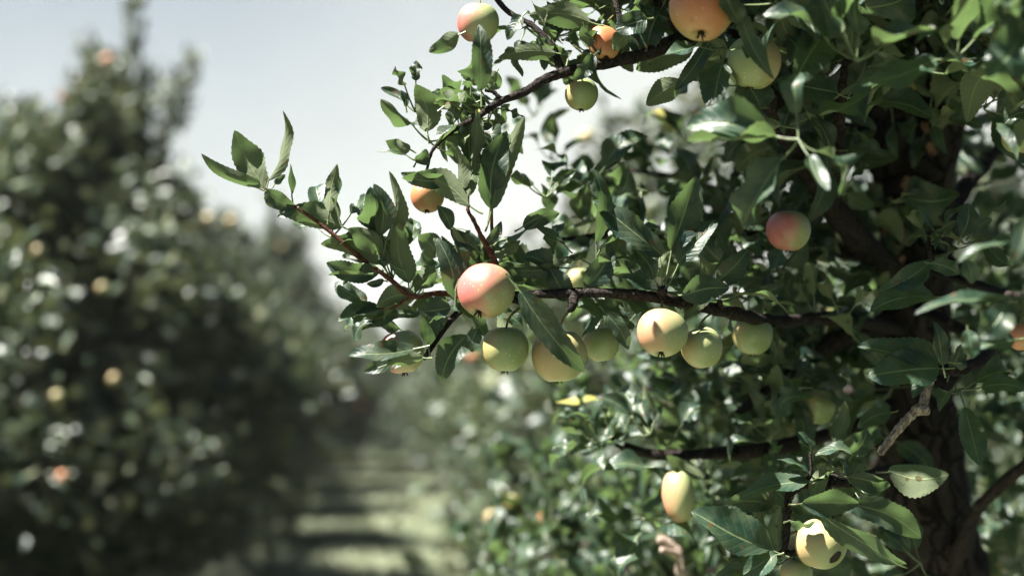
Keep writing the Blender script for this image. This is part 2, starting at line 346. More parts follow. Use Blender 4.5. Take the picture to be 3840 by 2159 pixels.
# ------------------------------------------------------------------ orchard row trees (out of focus)
def row_tree_meshes(seed, nl, rad, h, sparse=False, spire=False, ncl=210, over=False):
    """an apple tree about h high, crown radius rad, round the origin"""
    global rng
    rg = np.random.default_rng(seed); rr = random.Random(seed)
    tb = Tubes(); lean = rg.normal(0, .06, 2)
    zt = np.linspace(0, h * .9, 8); tp = np.stack([lean[0] * zt + .04 * np.sin(zt * 3 + seed), lean[1] * zt + .04 * np.cos(zt * 2.5), zt], 1)
    tb.add(catmull(tp, 4), .07, .012, 10, .07, seed)
    def prof(z):                                  # crown radius at relative height
        return rad * (.90 + .14 * np.sin(np.pi * np.clip(z * 1.1, 0, 1))) * np.clip((1.03 - z) * 1.8, 0, 1) ** .75 * ((.70 + .30 * np.clip(z / .6, 0, 1)) if over else 1) * (1 - .74 * np.clip((z - .42) / .25, 0, 1) if spire else 1)
    ph = rg.uniform(0, 6.28, 6)
    cents = []; sizes = []; wz = []
    for i in range(ncl):
        z = rg.random() ** .85 ; a = rg.uniform(0, 6.28)
        lob = 1 + .22 * math.sin(3 * a + ph[0] + 7 * z) + .17 * math.sin(5 * a + ph[1] - 11 * z) + .12 * math.sin(23 * z + 2 * a + ph[2])
        lob = 1 + (lob - 1) * (.4 if z < .5 else 1)
        q = (rg.random() ** .42) * prof(z) * lob
        cents.append((lean[0] * z * h + q * math.cos(a), lean[1] * z * h + q * math.sin(a), .22 + z * (h - .3))); sizes.append(rg.uniform(.05, .15) * (1 - .4 * z)); wz.append(1.0 if z < .55 else 1 - (.8 if sparse else .35) * (z - .55) / .45)
    for i in range(10 if not sparse else 6):      # upright shoots standing out of the top
        a = rg.uniform(0, 6.28); q = rg.uniform(0, .45) * rad; z0 = h * rg.uniform(.78, .95)
        top_ = rg.uniform(.25, .6)
        p0 = np.array((q * math.cos(a) + lean[0] * z0, q * math.sin(a) + lean[1] * z0, z0 - .3)); p1 = p0 + np.array((rg.normal(0, .07), rg.normal(0, .07), top_ + .3))
        tb.add(np.linspace(p0, p1, 6), .007, .002, 5, .1, i)
        for t in np.linspace(.35, 1, 6): cents.append(p0 + (p1 - p0) * t); sizes.append(.04); wz.append(1.)
    cents = np.array(cents); sizes = np.array(sizes)
    for i in rg.choice(ncl, 60, replace=False):   # limbs reach the leaf clusters
        c = cents[i]; z0 = max(.35, c[2] - .55 * math.hypot(c[0], c[1]) - .1); z0 = min(z0, h * .85)
        s = np.array((lean[0] * z0 + .04 * math.sin(z0 * 3 + seed), lean[1] * z0 + .04 * math.cos(z0 * 2.5), z0))
        mdl = (s + c) / 2 + np.array((0, 0, -.05 + .12 * rg.random())) + rg.normal(0, .04, 3)
        tb.add(catmull([s, mdl, c], 5), .017, .004, 6, .12, int(i))
    wts = sizes ** 1.7 * np.array(wz); idx = rg.choice(len(cents), nl, p=wts / wts.sum())
    pos = cents[idx] + rg.normal(0, 1, (nl, 3)) * sizes[idx][:, None]
    pos[:, 2] = np.maximum(pos[:, 2], .08)
    outw = pos - np.array((0, 0, h * .45)); outw[:, 2] *= .5; outw = unit(outw)
    d = unit(outw * .7 + rg.normal(0, .55, (nl, 3)) + np.array((0, 0, .1)))
    nrm = unit(np.array((-.15, -.25, .9)) + outw * .4 + rg.normal(0, .62, (nl, 3)))
    ln = rg.uniform(.055, .095, nl)
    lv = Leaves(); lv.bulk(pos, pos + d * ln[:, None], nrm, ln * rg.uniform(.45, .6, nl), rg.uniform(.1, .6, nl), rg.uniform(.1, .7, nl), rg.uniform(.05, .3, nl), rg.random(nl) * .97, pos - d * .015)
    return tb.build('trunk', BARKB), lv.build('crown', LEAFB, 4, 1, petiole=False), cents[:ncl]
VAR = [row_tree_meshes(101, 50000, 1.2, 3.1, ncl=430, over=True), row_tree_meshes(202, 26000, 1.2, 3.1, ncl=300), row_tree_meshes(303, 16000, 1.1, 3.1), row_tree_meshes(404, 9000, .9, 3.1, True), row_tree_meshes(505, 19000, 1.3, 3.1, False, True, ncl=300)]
ROWTREES = []
def row_tree(x, y, h, var, rot, label, group, wide=1.0):
    t = empty('apple_tree', (x, y, 0), label, 'tree', group)
    tm, cm, _ = VAR[var]; s = h / 3.1
    for nm, me in (('trunk', tm), ('crown', cm)):
        o = bpy.data.objects.new(nm, me); COL.objects.link(o); o.parent = t
    t.rotation_euler = (0, 0, rot); t.scale = (wide, wide * (1.25 if x < -1.2 and y < 9 else 1), s)
    ROWTREES.append((x, y, h, 1.15 * wide)); return t
GL = 'apple trees in the row across the alley on the left'; GR = 'apple trees in the row on the right of the alley'; GF = 'apple trees of the next row further right'
left = [(4.4, 3.1, .9, 'nearest left row tree, low and in deep shade at the left edge'),
        (7.3, 2.75, .95, 'left row tree with a ragged top, just left of the tallest pointed tree'),
        (10.0, 3.7, 1.0, 'tallest tree of the left row, rising to a narrow leafy point with orange apples'),
        (12.7, 2.9, 1.0, 'left row tree just right of and behind the tallest pointed tree'),
        (15.4, 3.1, 1.0, 'left row tree whose rounded top ends under the tip of the leafy foreground shoot')]
for i, (y, h, wd, lb) in enumerate(left):
    row_tree((-2.5, -2.2, -2.05, -2.0, -2.0)[i], y, h, (0, 0, 4, 1, 2)[i], 1.3 * i + .4, lb, GL, wd)
for i, y in enumerate((18.1, 20.8, 23.5, 26.2, 28.9, 31.6, 34.5, 38, 42, 47)):
    row_tree(-2.1 + max(0, .16 * (i - 3)), y, 3.3 - .1 * i + (.25 if i in (1, 2) else 0), 1 + i % 2, 2.1 * i, 'hazy blurred tree in the far stretch of the left row beyond the fifth tree', GL)
right = [(1.2, 5.0, 2.95, 3, 'sparse blurred tree right behind the sharp foreground tree, sky showing through its top'),
         (1.15, 7.8, 2.75, 3, 'second blurred tree back in the right row, its sunlit side over the grass alley'),
         (1.35, 10.6, 2.6, 2, 'third blurred tree back in the right row, just right of the grass alley')]
for i, (x, y, h, v, lb) in enumerate(right): row_tree(x, y, h, v, .9 * i + 2, lb, GR)
for i, (y, lb) in enumerate(((8.3, 'blurred tree beyond the trunk at the right edge of the picture'), (11.0, 'blurred tree of the next row, seen through leaves right of the trunk'), (13.8, 'blurred tree of the next row, hidden mostly behind the dark trunk'))):
    row_tree(4.5, y, 3.2, 1 + i % 2, 2.2 * i + 1, lb, GF)
for i, y in enumerate((13.4, 16.2, 19, 22, 25.5, 29, 33, 38, 44)):
    row_tree(1.45 - min(.6, .12 * i), y, 2.75, 1 + i % 2, 1.7 * i + 1, 'small far tree in the right row, a pale blur by the alley', GR)
for i in range(7):
    row_tree(-7 + 2.4 * i, 48 + (i % 2) * 2, 3.6, 1 + i % 2, i * 1.1, 'pale blurred tree in the line closing the far end of the alley', 'trees closing the alley', 1.3)
row_tree(.1, 23.5, 2.55, 2, 1.0, 'pale blurred tree standing in line with the grass alley, closing its far end', 'trees closing the alley', 1.1)

# ------------------------------------------------------------------ foreground apple tree
tree = empty('apple_tree', (P(3560, 2400, 1.97).x, P(3560, 2400, 1.97).y, 0), 'large foreground apple tree with dark rough trunk and a sharp fruiting branch', 'tree')
gx0, gy0 = tree.location.x, tree.location.y
tk = Tubes()
tk.add(catmull([(gx0 + .02, gy0, -.02), (gx0, gy0, .45), P(3560, 2400, 1.97), P(3490, 1950, 1.95), P(3430, 1500, 1.93), P(3420, 1200, 1.92), P(3440, 900, 1.9), P(3460, 640, 1.88), P(3540, 330, 1.86), P(3640, 0, 1.84), P(3730, -420, 1.8)], 9), .068, .032, 20, .03, 3)
trunk = obj('trunk', tk.build('trunk', BARK), tree)

def natural_leaves(lv, pts, spacing, size, spread=.7, upb=.35, jitter=0, skip=.0, seed=0):
    """leafy spurs along a twig"""
    rg = np.random.default_rng(seed)
    path = catmull(pts, 8); seg = np.linalg.norm(np.diff(path, axis=0), axis=1); tot = seg.sum(); cum = np.concatenate([[0], np.cumsum(seg)])
    k = max(2, int(tot / spacing)); 
    for i in range(k):
        s = tot * (skip + (1 - skip) * (i + rg.random()) / k); j = min(np.searchsorted(cum, s) - 1, len(seg) - 1); j = max(j, 0)
        p = path[j] + (path[j + 1] - path[j]) * ((s - cum[j]) / max(seg[j], 1e-6)); td = unit(path[j + 1] - path[j])
        p = p + rg.normal(0, jitter, 3)
        for q in range(rg.integers(4, 7)):
            d = unit(td * rg.uniform(-.1, .8) + rg.normal(0, spread, 3) + np.array((0, 0, upb)))
            ln = size * rg.uniform(.45, 1.1); pet = rg.uniform(.012, .03)
            nrm = unit(np.array((-.25, -.35, .75)) + rg.normal(0, .42, 3))
            lv.add(p + d * pet + np.array((0, 0, .003)), p + d * (pet + ln), nrm, ln * rg.uniform(.42, .6), rg.uniform(.15, .95), rg.uniform(-.3, 1.15), rg.uniform(.15, .7), rg.random() * .985, p)
def q3(l, d=None): return [np.array(P(*a)) for a in l]
CN = np.array(-FW)
def hand_leaf(lv, bx, by, tx, ty, w_, roll=0, d=1.41, dt=None, fold=.4, curl=.35, wav=.25, tone=None, root=None):
    b_ = np.array(P(bx, by, d)); t_ = np.array(P(tx, ty, dt or d)); ax = unit(t_ - b_)
    n0 = unit(CN - ax * CN.dot(ax)); s = np.cross(ax, n0); a = R(roll)
    nrm = n0 * math.cos(a) + s * math.sin(a)
    lv.add(b_, t_, nrm, w_ / K * d * 1.12, fold, curl, wav, tone, None if root is None else np.array(P(*root)))
def branch(label, wood, woodmat, hand=(), auto=(), k=8):
    tb = Tubes()
    for i, (pts, r0, r1) in enumerate(wood): tb.add(catmull(q3(pts), 7), r0, r1, k, .075, i + len(label))
    o = obj('branch', tb.build('branch', woodmat), tree)
    if label: o['label'] = label
    lv = Leaves()
    for h in hand: hand_leaf(lv, *h[0], **(h[1] if len(h) > 1 else {}))
    for i, a in enumerate(auto): natural_leaves(lv, q3(a[0]), *a[1:], seed=len(label) * 7 + i)
    if lv.rows:
        f = obj('foliage', lv.build('foliage', LEAF, 26, 2), o)
        f.parent = o; f.matrix_parent_inverse = Matrix.Identity(4)
    return o
D = 1.41
# 1: the fruiting branch itself, the leaves of its spurs
branch('dark horizontal branch carrying the row of pale apples',
 [([(3380, 1240, 1.86), (3150, 1195, 1.68), (2900, 1205, 1.56), (2720, 1168, 1.48), (2480, 1118, 1.42), (2250, 1098, 1.41), (1950, 1108, 1.41), (1800, 1125, 1.44), (1700, 1190, 1.44), (1620, 1300, 1.42), (1590, 1345, 1.41)], .0085, .0022),
  ([(2480, 1118, 1.42), (2484, 1095, 1.41), (2488, 1085, 1.40)], .005, .004),
  ([(2150, 1100, 1.41), (2150, 1140, 1.40), (2135, 1165, 1.40)], .005, .004),
  ([(2700, 1165, 1.47), (2700, 1130, 1.46)], .004, .003),
  ([(1880, 1108, 1.41), (1990, 1150, 1.40), (1960, 1170, 1.4)], .004, .003)], TWIG,
 hand=[
  ((1950, 1087, 2191, 1398, 100, 10), dict(d=1.36, fold=.35, curl=.25, tone=.05)),
  ((2482, 962, 2227, 750, 105, 15), dict(root=(2484, 1090, 1.41), tone=.1, curl=.5)),
  ((2516, 940, 2612, 660, 118, 10), dict(root=(2488, 1090, 1.41), tone=.0, curl=-.2)),
  ((2545, 990, 2690, 829, 85, -25), dict(root=(2492, 1092, 1.41), tone=.1)),
  ((2556, 1112, 2735, 1080, 95, 5), dict(root=(2492, 1095, 1.41), tone=.05, fold=.2)),
  ((2452, 1050, 2375, 935, 66, 20), dict(root=(2484, 1092, 1.42), tone=.3)),
  ((2474, 1013, 2516, 940, 28, 170), dict(tone=.8)),
  ((2440, 1085, 2330, 1040, 52, 40), dict(root=(2484, 1095, 1.41), tone=.5)),
  ((2690, 1055, 2805, 935, 85, 0), dict(tone=.1, d=1.46)),
  ((2740, 1010, 2860, 1040, 70, 60), dict(tone=.4, d=1.5)),
  ((2195, 1078, 2291, 915, 88, 0), dict(tone=.1)),
  ((2239, 914, 2216, 631, 66, 30), dict(tone=.35, root=(2235, 1090, 1.41))),
  ((2255, 925, 2322, 812, 40, 75), dict(tone=.6)),
  ((2400, 990, 2285, 972, 40, 70), dict(tone=.9)),
  ((2120, 925, 1997, 843, 42, 50), dict(tone=.9)),
  ((2075, 1012, 1955, 965, 72, 20), dict(tone=.15)),
  ((2130, 1128, 2060, 1005, 85, 0), dict(tone=.0)),
  ((2100, 1000, 1925, 1010, 66, -35), dict(tone=.3)),
  ((2268, 1170, 2356, 1312, 64, 15), dict(tone=.1)),
  ((2258, 1180, 2185, 1262, 34, 40), dict(tone=.5)),
  ((2170, 1150, 2285, 1215, 60, -60), dict(tone=.3, d=1.45)),
  ((2330, 1130, 2450, 1200, 70, -50), dict(tone=.2, d=1.46)),
  ((2420, 1130, 2320, 1250, 60, 10), dict(tone=.15, d=1.48)),
  ((1690, 1153, 1565, 1169, 85, 5), dict(tone=.1)),
  ((1751, 1256, 1656, 1432, 92, 0), dict(tone=.2, fold=.3)),
  ((1792, 1232, 1768, 1320, 58, 15), dict(tone=.3)),
  ((1775, 1190, 1689, 1152, 62, 40), dict(tone=.95, fold=.7)),
  ((1557, 1298, 1308, 1342, 78, 35), dict(tone=.05, d=1.38, curl=.6)),
  ((1540, 1328, 1364, 1396, 60, 10), dict(tone=.0, d=1.39)),
  ((1590, 1341, 1450, 1368, 46, 150), dict(tone=.8, d=1.37)),
  ((1606, 1298, 1577, 1165, 80, 45), dict(tone=.7, d=1.4)),
  ((1600, 1240, 1680, 1190, 60, 30), dict(tone=.3)),
  ((1577, 1182, 1338, 1240, 80, 30), dict(tone=.4, d=1.44, fold=.6)),
  ((1500, 1230, 1400, 1180, 50, -30), dict(tone=.2, d=1.45)),
  ((1860, 1160, 1960, 1230, 60, -40), dict(tone=.5, d=1.45)),
 ],
 auto=[([(2330, 1100, 1.44), (2480, 1080, 1.46), (2700, 1140, 1.5)], .045, .058, .8, .3, .012),
       ([(1850, 1090, 1.46), (2050, 1050, 1.47), (2300, 1060, 1.47)], .026, .055, .8, .5, .02),
       ([(2750, 1180, 1.52), (3000, 1200, 1.6), (3200, 1180, 1.72)], .05, .055, .8, .3, .02)])
# 2: the slender leafy tip that points left against the sky
branch('slender reddish shoot pointing left against the sky',
 [([(1800, 1125, 1.44), (1650, 1100, 1.42), (1545, 1110, 1.41), (1450, 1038, 1.41), (1350, 965, 1.41), (1240, 872, 1.41), (1130, 792, 1.41), (1030, 742, 1.41), (990, 704, 1.41)], .0033, .0013),
  ([(1545, 1110, 1.41), (1480, 1150, 1.41), (1430, 1160, 1.41)], .002, .001)], REDTWIG, k=7,
 hand=[
  ((987, 698, 758, 574, 62, 150), dict(tone=.5, fold=.6, curl=-.3)),
  ((992, 706, 878, 490, 112, 168), dict(tone=.6, fold=.35, curl=.2)),
  ((1003, 680, 1060, 415, 66, 140), dict(tone=.4, fold=.7)),
  ((1095, 732, 1087, 615, 30, 60), dict(tone=.9)),
  ((998, 714, 1108, 775, 75, 25), dict(tone=.1)),
  ((1030, 690, 1070, 655, 26, 0), dict(tone=.1)),
  ((1282, 850, 1046, 795, 88, 172), dict(tone=.3, fold=.35, curl=.25)),
  ((1120, 775, 1040, 815, 40, 30), dict(tone=.9)),
  ((1235, 795, 1263, 615, 58, 165), dict(tone=.3)),
  ((1272, 818, 1240, 740, 26, 150), dict(tone=.3)),
  ((1462, 990, 1205, 912, 98, 165), dict(tone=.5, fold=.4)),
  ((1424, 1020, 1225, 985, 82, -10), dict(tone=.0, fold=.5)),
  ((1370, 1022, 1230, 1036, 30, 130), dict(tone=.9, d=1.4)),
  ((1440, 905, 1465, 643, 70, 150), dict(tone=.7, fold=.9)),
  ((1428, 885, 1400, 690, 76, 20), dict(tone=.15, fold=.5)),
  ((1532, 1062, 1496, 834, 84, 175), dict(tone=.2, fold=.2)),
  ((1642, 962, 1570, 882, 84, 170), dict(tone=.3, fold=.2)),
  ((1632, 1005, 1548, 1066, 66, 175), dict(tone=.3, d=1.42)),
  ((1709, 1118, 1640, 895, 92, 0), dict(tone=.0, fold=.35)),
  ((1706, 1090, 1698, 848, 56, 165), dict(tone=.7, d=1.4)),
  ((1558, 1103, 1412, 1152, 90, 160), dict(tone=.4, fold=.3)),
  ((1440, 1050, 1375, 1065, 28, 0), dict(tone=.1)),
  ((1445, 1000, 1420, 960, 30, 10), dict(tone=.0)),
  ((1580, 1080, 1640, 1020, 40, 40), dict(tone=.2)),
  ((1500, 1140, 1440, 1200, 40, 120), dict(tone=.3)),
 ], auto=[([(1420, 1010, 1.43), (1250, 880, 1.43), (1100, 765, 1.42)], .05, .045, .6, .3, .006),
          ([(1545, 1110, 1.43), (1430, 1030, 1.43), (1340, 955, 1.43)], .035, .048, .7, .2, .008),
          ([(1560, 1110, 1.43), (1480, 1160, 1.44), (1420, 1200, 1.45)], .05, .045, .6, .3, .006),
          ([(1800, 1100, 1.5), (1700, 1050, 1.52), (1600, 1110, 1.5)], .05, .05, .7, .3, .012)])
# 3: upright shoots above the large blushed apple
branch('upright red shoots with tall leaves above the largest apple',
 [([(1900, 1105, 1.41), (1862, 995, 1.41), (1815, 905, 1.41), (1775, 825, 1.41), (1754, 775, 1.41), (1765, 640, 1.42)], .0034, .0013),
  ([(1880, 1105, 1.41), (1850, 940, 1.42), (1843, 785, 1.41), (1850, 740, 1.41)], .0022, .0012)], REDTWIG, k=7,
 hand=[
  ((1757, 772, 1508, 668, 84, 160), dict(tone=.5, fold=.3, curl=.6, d=1.39)),
  ((1690, 678, 1505, 645, 62, -20), dict(tone=.0, curl=.7)),
  ((1755, 740, 1778, 545, 54, 165), dict(tone=.2)),
  ((1768, 600, 1789, 411, 50, 160), dict(tone=.2, root=(1760, 700, 1.42))),
  ((1762, 610, 1782, 425, 84, 20), dict(tone=.0, d=1.43)),
  ((1735, 710, 1708, 556, 56, 150), dict(tone=.9)),
  ((1839, 785, 1902, 491, 108, 15), dict(tone=.0, fold=.5)),
  ((1846, 785, 1966, 436, 84, 150), dict(tone=.3, d=1.4, fold=.6)),
  ((1690, 862, 1640, 772, 50, 0), dict(tone=.0)),
  ((1790, 935, 1690, 860, 62, 5), dict(tone=.0, fold=.5)),
  ((1815, 920, 1880, 830, 40, 0), dict(tone=.0)),
  ((1865, 905, 2035, 775, 66, 100), dict(tone=.6)),
  ((1960, 850, 2098, 800, 66, 20), dict(tone=.1)),
  ((2062, 800, 2026, 690, 66, 50), dict(tone=1 - .05, d=1.62)),
  ((1850, 960, 1950, 900, 60, 150), dict(tone=.2)),
  ((1870, 1000, 1990, 1040, 66, 20), dict(tone=.2, d=1.45)),
  ((1790, 985, 1700, 930, 40, 120), dict(tone=.8)),
 ], auto=[([(1880, 1000, 1.5), (1950, 900, 1.52), (2020, 820, 1.55)], .035, .055, .8, .4, .02),
          ([(1790, 650, 1.5), (1780, 560, 1.5), (1800, 500, 1.5)], .07, .05, .5, .6, .01)])
# 4: top branch with apples
branch('crooked dark branch crossing the sky near the top edge',
 [([(3560, 330, 1.86), (3350, 40, 1.75), (3000, -90, 1.62), (2760, 60, 1.52), (2450, 190, 1.45), (2300, 232, 1.43), (2150, 262, 1.42), (2040, 300, 1.42), (1970, 345, 1.42), (1870, 385, 1.42), (1790, 440, 1.42), (1700, 490, 1.43), (1625, 560, 1.43), (1600, 640, 1.43)], .0095, .0013),
  ([(1880, 378, 1.42), (1850, 345, 1.42), (1820, 340, 1.42)], .0025, .0018),
  ([(2110, 275, 1.42), (2070, 180, 1.43), (2000, 100, 1.44), (1900, 40, 1.45), (1820, -60, 1.46)], .004, .0025),
  ([(2300, 232, 1.43), (2330, 120, 1.43), (2300, -40, 1.44)], .004, .0025),
  ([(2560, 140, 1.48), (2480, 40, 1.46), (2440, -60, 1.46)], .005, .003)], TWIG,
 hand=[
  ((1805, 340, 1797, 95, 76, 5), dict(tone=.0, d=1.36, fold=.4)),
  ((1722, 128, 1608, 196, 60, 165), dict(tone=.4)),
  ((1862, 268, 1825, 340, 60, 170), dict(tone=.8)),
  ((1808, 318, 1716, 268, 40, 150), dict(tone=.6)),
  ((2085, 200, 1868, 218, 58, 170), dict(tone=.0, curl=.6)),
  ((2215, 85, 1985, 60, 88, 175), dict(tone=.1, curl=.4)),
  ((2190, 95, 2205, 180, 60, 165), dict(tone=.7)),
  ((2425, 70, 2303, 110, 92, 10), dict(tone=.1, d=1.38)),
  ((2228, 205, 2148, 302, 56, 0), dict(tone=.0)),
  ((1600, 494, 1560, 318, 92, 175), dict(tone=.6, fold=.3)),
  ((1522, 402, 1503, 338, 28, 20), dict(tone=.0)),
  ((1722, 372, 1625, 385, 66, 170), dict(tone=.6)),
  ((1705, 400, 1690, 470, 50, 10), dict(tone=.0)),
  ((1660, 400, 1745, 345, 40, 150), dict(tone=.7)),
  ((1540, 560, 1445, 530, 56, 160), dict(tone=.6)),
  ((1530, 590, 1410, 568, 20, 60), dict(tone=.0)),
  ((1560, 610, 1600, 560, 50, 20), dict(tone=.1)),
  ((2560, 305, 2424, 395, 84, 172), dict(tone=.7, d=1.43)),
  ((2652, 165, 2530, 340, 60, 5), dict(tone=.0)),
  ((2600, 175, 2385, 262, 100, 175), dict(tone=.1, d=1.46)),
  ((2482, 30, 2425, 205, 112, 5), dict(tone=.0, d=1.45)),
  ((2725, 262, 2595, 302, 62, 165), dict(tone=.2)),
  ((2770, 5, 2900, 300, 56, 20), dict(tone=.6, d=1.27)),
  ((2840, 400, 2643, 412, 42, 165), dict(tone=.6)),
  ((2935, 472, 2716, 465, 54, 160), dict(tone=.5)),
  ((2740, 322, 2640, 350, 42, 160), dict(tone=.4)),
  ((3110, 100, 2930, -10, 118, 175), dict(tone=.7, d=1.4)),
  ((2360, 130, 2300, 190, 60, 165), dict(tone=.8, d=1.4)),
  ((1960, 60, 1900, 150, 60, 30), dict(tone=.1)),
 ], auto=[([(1640, 560, 1.45), (1600, 500, 1.44), (1570, 430, 1.45)], .03, .042, .7, .6, .012),
          ([(1780, 440, 1.46), (1720, 400, 1.45), (1680, 370, 1.45)], .03, .04, .6, .2, .01),
          ([(2300, 232, 1.44), (2150, 262, 1.44), (1990, 330, 1.44)], .03, .045, .8, .3, .01),
          ([(1930, 350, 1.44), (1830, 410, 1.44), (1720, 480, 1.44)], .022, .042, .8, .3, .01),
          ([(1900, -30, 1.45), (1990, 80, 1.45), (2080, 170, 1.45)], .02, .06, .8, .2, .02),
          ([(2150, -20, 1.45), (2230, 60, 1.47), (2300, 140, 1.46)], .02, .065, .8, .2, .02),
          ([(2330, -40, 1.47), (2420, 60, 1.48), (2520, 160, 1.5)], .02, .065, .8, .1, .02),
          ([(2600, 120, 1.52), (2750, 20, 1.55), (2900, -80, 1.6)], .02, .065, .8, .1, .03),
          ([(2000, -60, 1.5), (2300, -80, 1.5), (2600, -60, 1.5)], .02, .065, .8, -.2, .03)])
# 5: thick slanting branch and the upright twig beside it
branch('thick dark branch slanting up to the left from the trunk',
 [([(3430, 1100, 1.88), (3260, 940, 1.75), (3110, 760, 1.66), (2985, 560, 1.58), (2900, 400, 1.53), (2850, 320, 1.5), (2780, 230, 1.5), (2740, 120, 1.5)], .018, .006),
  ([(3120, 770, 1.66), (3150, 640, 1.6), (3145, 480, 1.55), (3165, 300, 1.52), (3210, 100, 1.5), (3265, -80, 1.5)], .008, .0045)], TWIG,
 hand=[
  ((3140, 350, 2912, 298, 112, 15), dict(tone=.1, d=1.47, fold=.3)),
  ((3095, 285, 2955, 135, 120, 10), dict(tone=.0, d=1.48)),
  ((3200, 95, 3180, 222, 96, 170), dict(tone=.2, d=1.47)),
  ((3190, 340, 3250, 210, 110, 5), dict(tone=.0, d=1.5)),
  ((3150, 350, 3250, 290, 60, 50), dict(tone=.6, d=1.48)),
  ((3120, 560, 3040, 440, 70, 20), dict(tone=.0, d=1.5)),
  ((3110, 560, 3020, 420, 60, 100), dict(tone=.3, d=1.5)),
  ((2960, 470, 3080, 410, 70, 20), dict(tone=.1, d=1.53)),
  ((2870, 560, 2760, 640, 90, 170), dict(tone=.4, d=1.6)),
  ((3240, 250, 3440, 260, 110, 150), dict(tone=.7, d=1.75)),
  ((3390, 300, 3440, 330, 60, 20), dict(tone=.99, d=1.75)),
 ], auto=[([(2850, 330, 1.54), (2960, 520, 1.6), (3100, 740, 1.7)], .02, .065, .8, .1, .03),
          ([(3140, 560, 1.58), (3160, 350, 1.55), (3220, 100, 1.55)], .022, .065, .8, .2, .02),
          ([(3250, -60, 1.6), (3180, 60, 1.62), (3100, 200, 1.62)], .03, .07, .8, .1, .03),
          ([(3300, 1000, 1.8), (3150, 850, 1.75), (3020, 700, 1.7)], .02, .065, .8, .0, .04)])
# 6: pale broken twig stub and the lit leaves above it
branch('bare pale peeling twig with a broken end in front of the trunk',
 [([(3300, 1700, 1.45), (3345, 1640, 1.45), (3385, 1590, 1.45), (3440, 1535, 1.45), (3462, 1515, 1.45), (3475, 1450, 1.46), (3495, 1400, 1.46)], .0045, .0055),
  ([(3440, 1535, 1.45), (3480, 1540, 1.44)], .006, .004)], PALETWIG)
branch('twig with large sunlit grey-green leaves at the right edge',
 [([(3440, 1150, 1.88), (3700, 1300, 1.6), (3620, 1380, 1.48), (3540, 1385, 1.46), (3495, 1400, 1.46)], .009, .004),
  ([(3450, 900, 1.88), (3600, 1000, 1.6), (3500, 985, 1.47), (3480, 870, 1.46)], .006, .002),
  ([(3460, 1000, 1.85), (3750, 1100, 1.3), (3820, 1110, 1.18)], .006, .003)], TWIG,
 hand=[
  ((3490, 985, 3290, 1092, 80, 25), dict(tone=.6, d=1.44, curl=.6)),
  ((3490, 985, 3598, 1030, 66, 25), dict(tone=.6, d=1.43)),
  ((3505, 1112, 3262, 1172, 112, 40), dict(tone=.7, d=1.43)),
  ((3535, 1345, 3212, 1306, 120, 35), dict(tone=.4, d=1.42, fold=.7)),
  ((3522, 1378, 3255, 1412, 140, 30), dict(tone=.8, d=1.4, fold=.25)),
  ((3538, 1372, 3500, 1205, 56, 5), dict(tone=.0, d=1.39)),
  ((3810, 1108, 3430, 1192, 66, 60), dict(tone=.5, d=1.14)),
  ((3830, 900, 3590, 985, 60, 70), dict(tone=.5, d=1.12)),
  ((3625, 975, 3645, 1065, 62, 30), dict(tone=.9, d=1.22)),
  ((3630, 1235, 3645, 1345, 66, 35), dict(tone=.9, d=1.2)),
  ((3805, 1270, 3640, 1310, 80, 40), dict(tone=.7, d=1.24)),
  ((3770, 1140, 3670, 1265, 110, 20), dict(tone=.0, d=1.12)),
  ((3498, 855, 3408, 758, 44, 40), dict(tone=.6, d=1.46)),
  ((3510, 880, 3390, 915, 40, 70), dict(tone=.7, d=1.46)),
  ((3600, 885, 3632, 762, 92, 15), dict(tone=.2, d=1.45)),
  ((3720, 792, 3772, 748, 26, 40), dict(tone=.9, d=1.45)),
  ((3640, 880, 3720, 820, 60, 20), dict(tone=.4, d=1.46)),
  ((3500, 880, 3590, 820, 60, 50), dict(tone=.7, d=1.46)),
  ((3845, 290, 3600, 262, 66, 45), dict(tone=.8, d=1.42, curl=-.3)),
  ((3960, 280, 3740, 215, 120, 60), dict(tone=.4, d=1.1)),
  ((3850, 420, 3765, 470, 80, 20), dict(tone=.5, d=1.35)),
  ((3860, 800, 3790, 1000, 70, 20), dict(tone=.2, d=1.05)),
  ((3560, 1400, 3600, 1290, 70, 20), dict(tone=.2, d=1.46)),
  ((3520, 1400, 3420, 1490, 70, 60), dict(tone=.8, d=1.46)),
 ], auto=[([(3640, 1360, 1.5), (3740, 1300, 1.45), (3860, 1200, 1.4)], .04, .06, .7, .2, .02),
          ([(3480, 870, 1.47), (3560, 900, 1.48), (3640, 960, 1.5)], .05, .045, .7, .3, .01),
          ([(3900, 500, 1.6), (3820, 300, 1.6), (3750, 100, 1.6)], .03, .065, .8, .1, .03),
          ([(3600, 60, 1.6), (3700, 120, 1.6), (3850, 40, 1.6)], .04, .05, .8, .0, .03)])
bits = Tubes(); flakes = [(3400, 700, 30, 1), (3338, 758, 16, 2), (3352, 790, 14, 3), (3375, 862, 26, 4), (3330, 885, 34, 5), (3395, 900, 16, 6), (3500, 720, 12, 8), (3490, 560, 22, 9), (3470, 480, 18, 10), (3380, 980, 18, 11)]
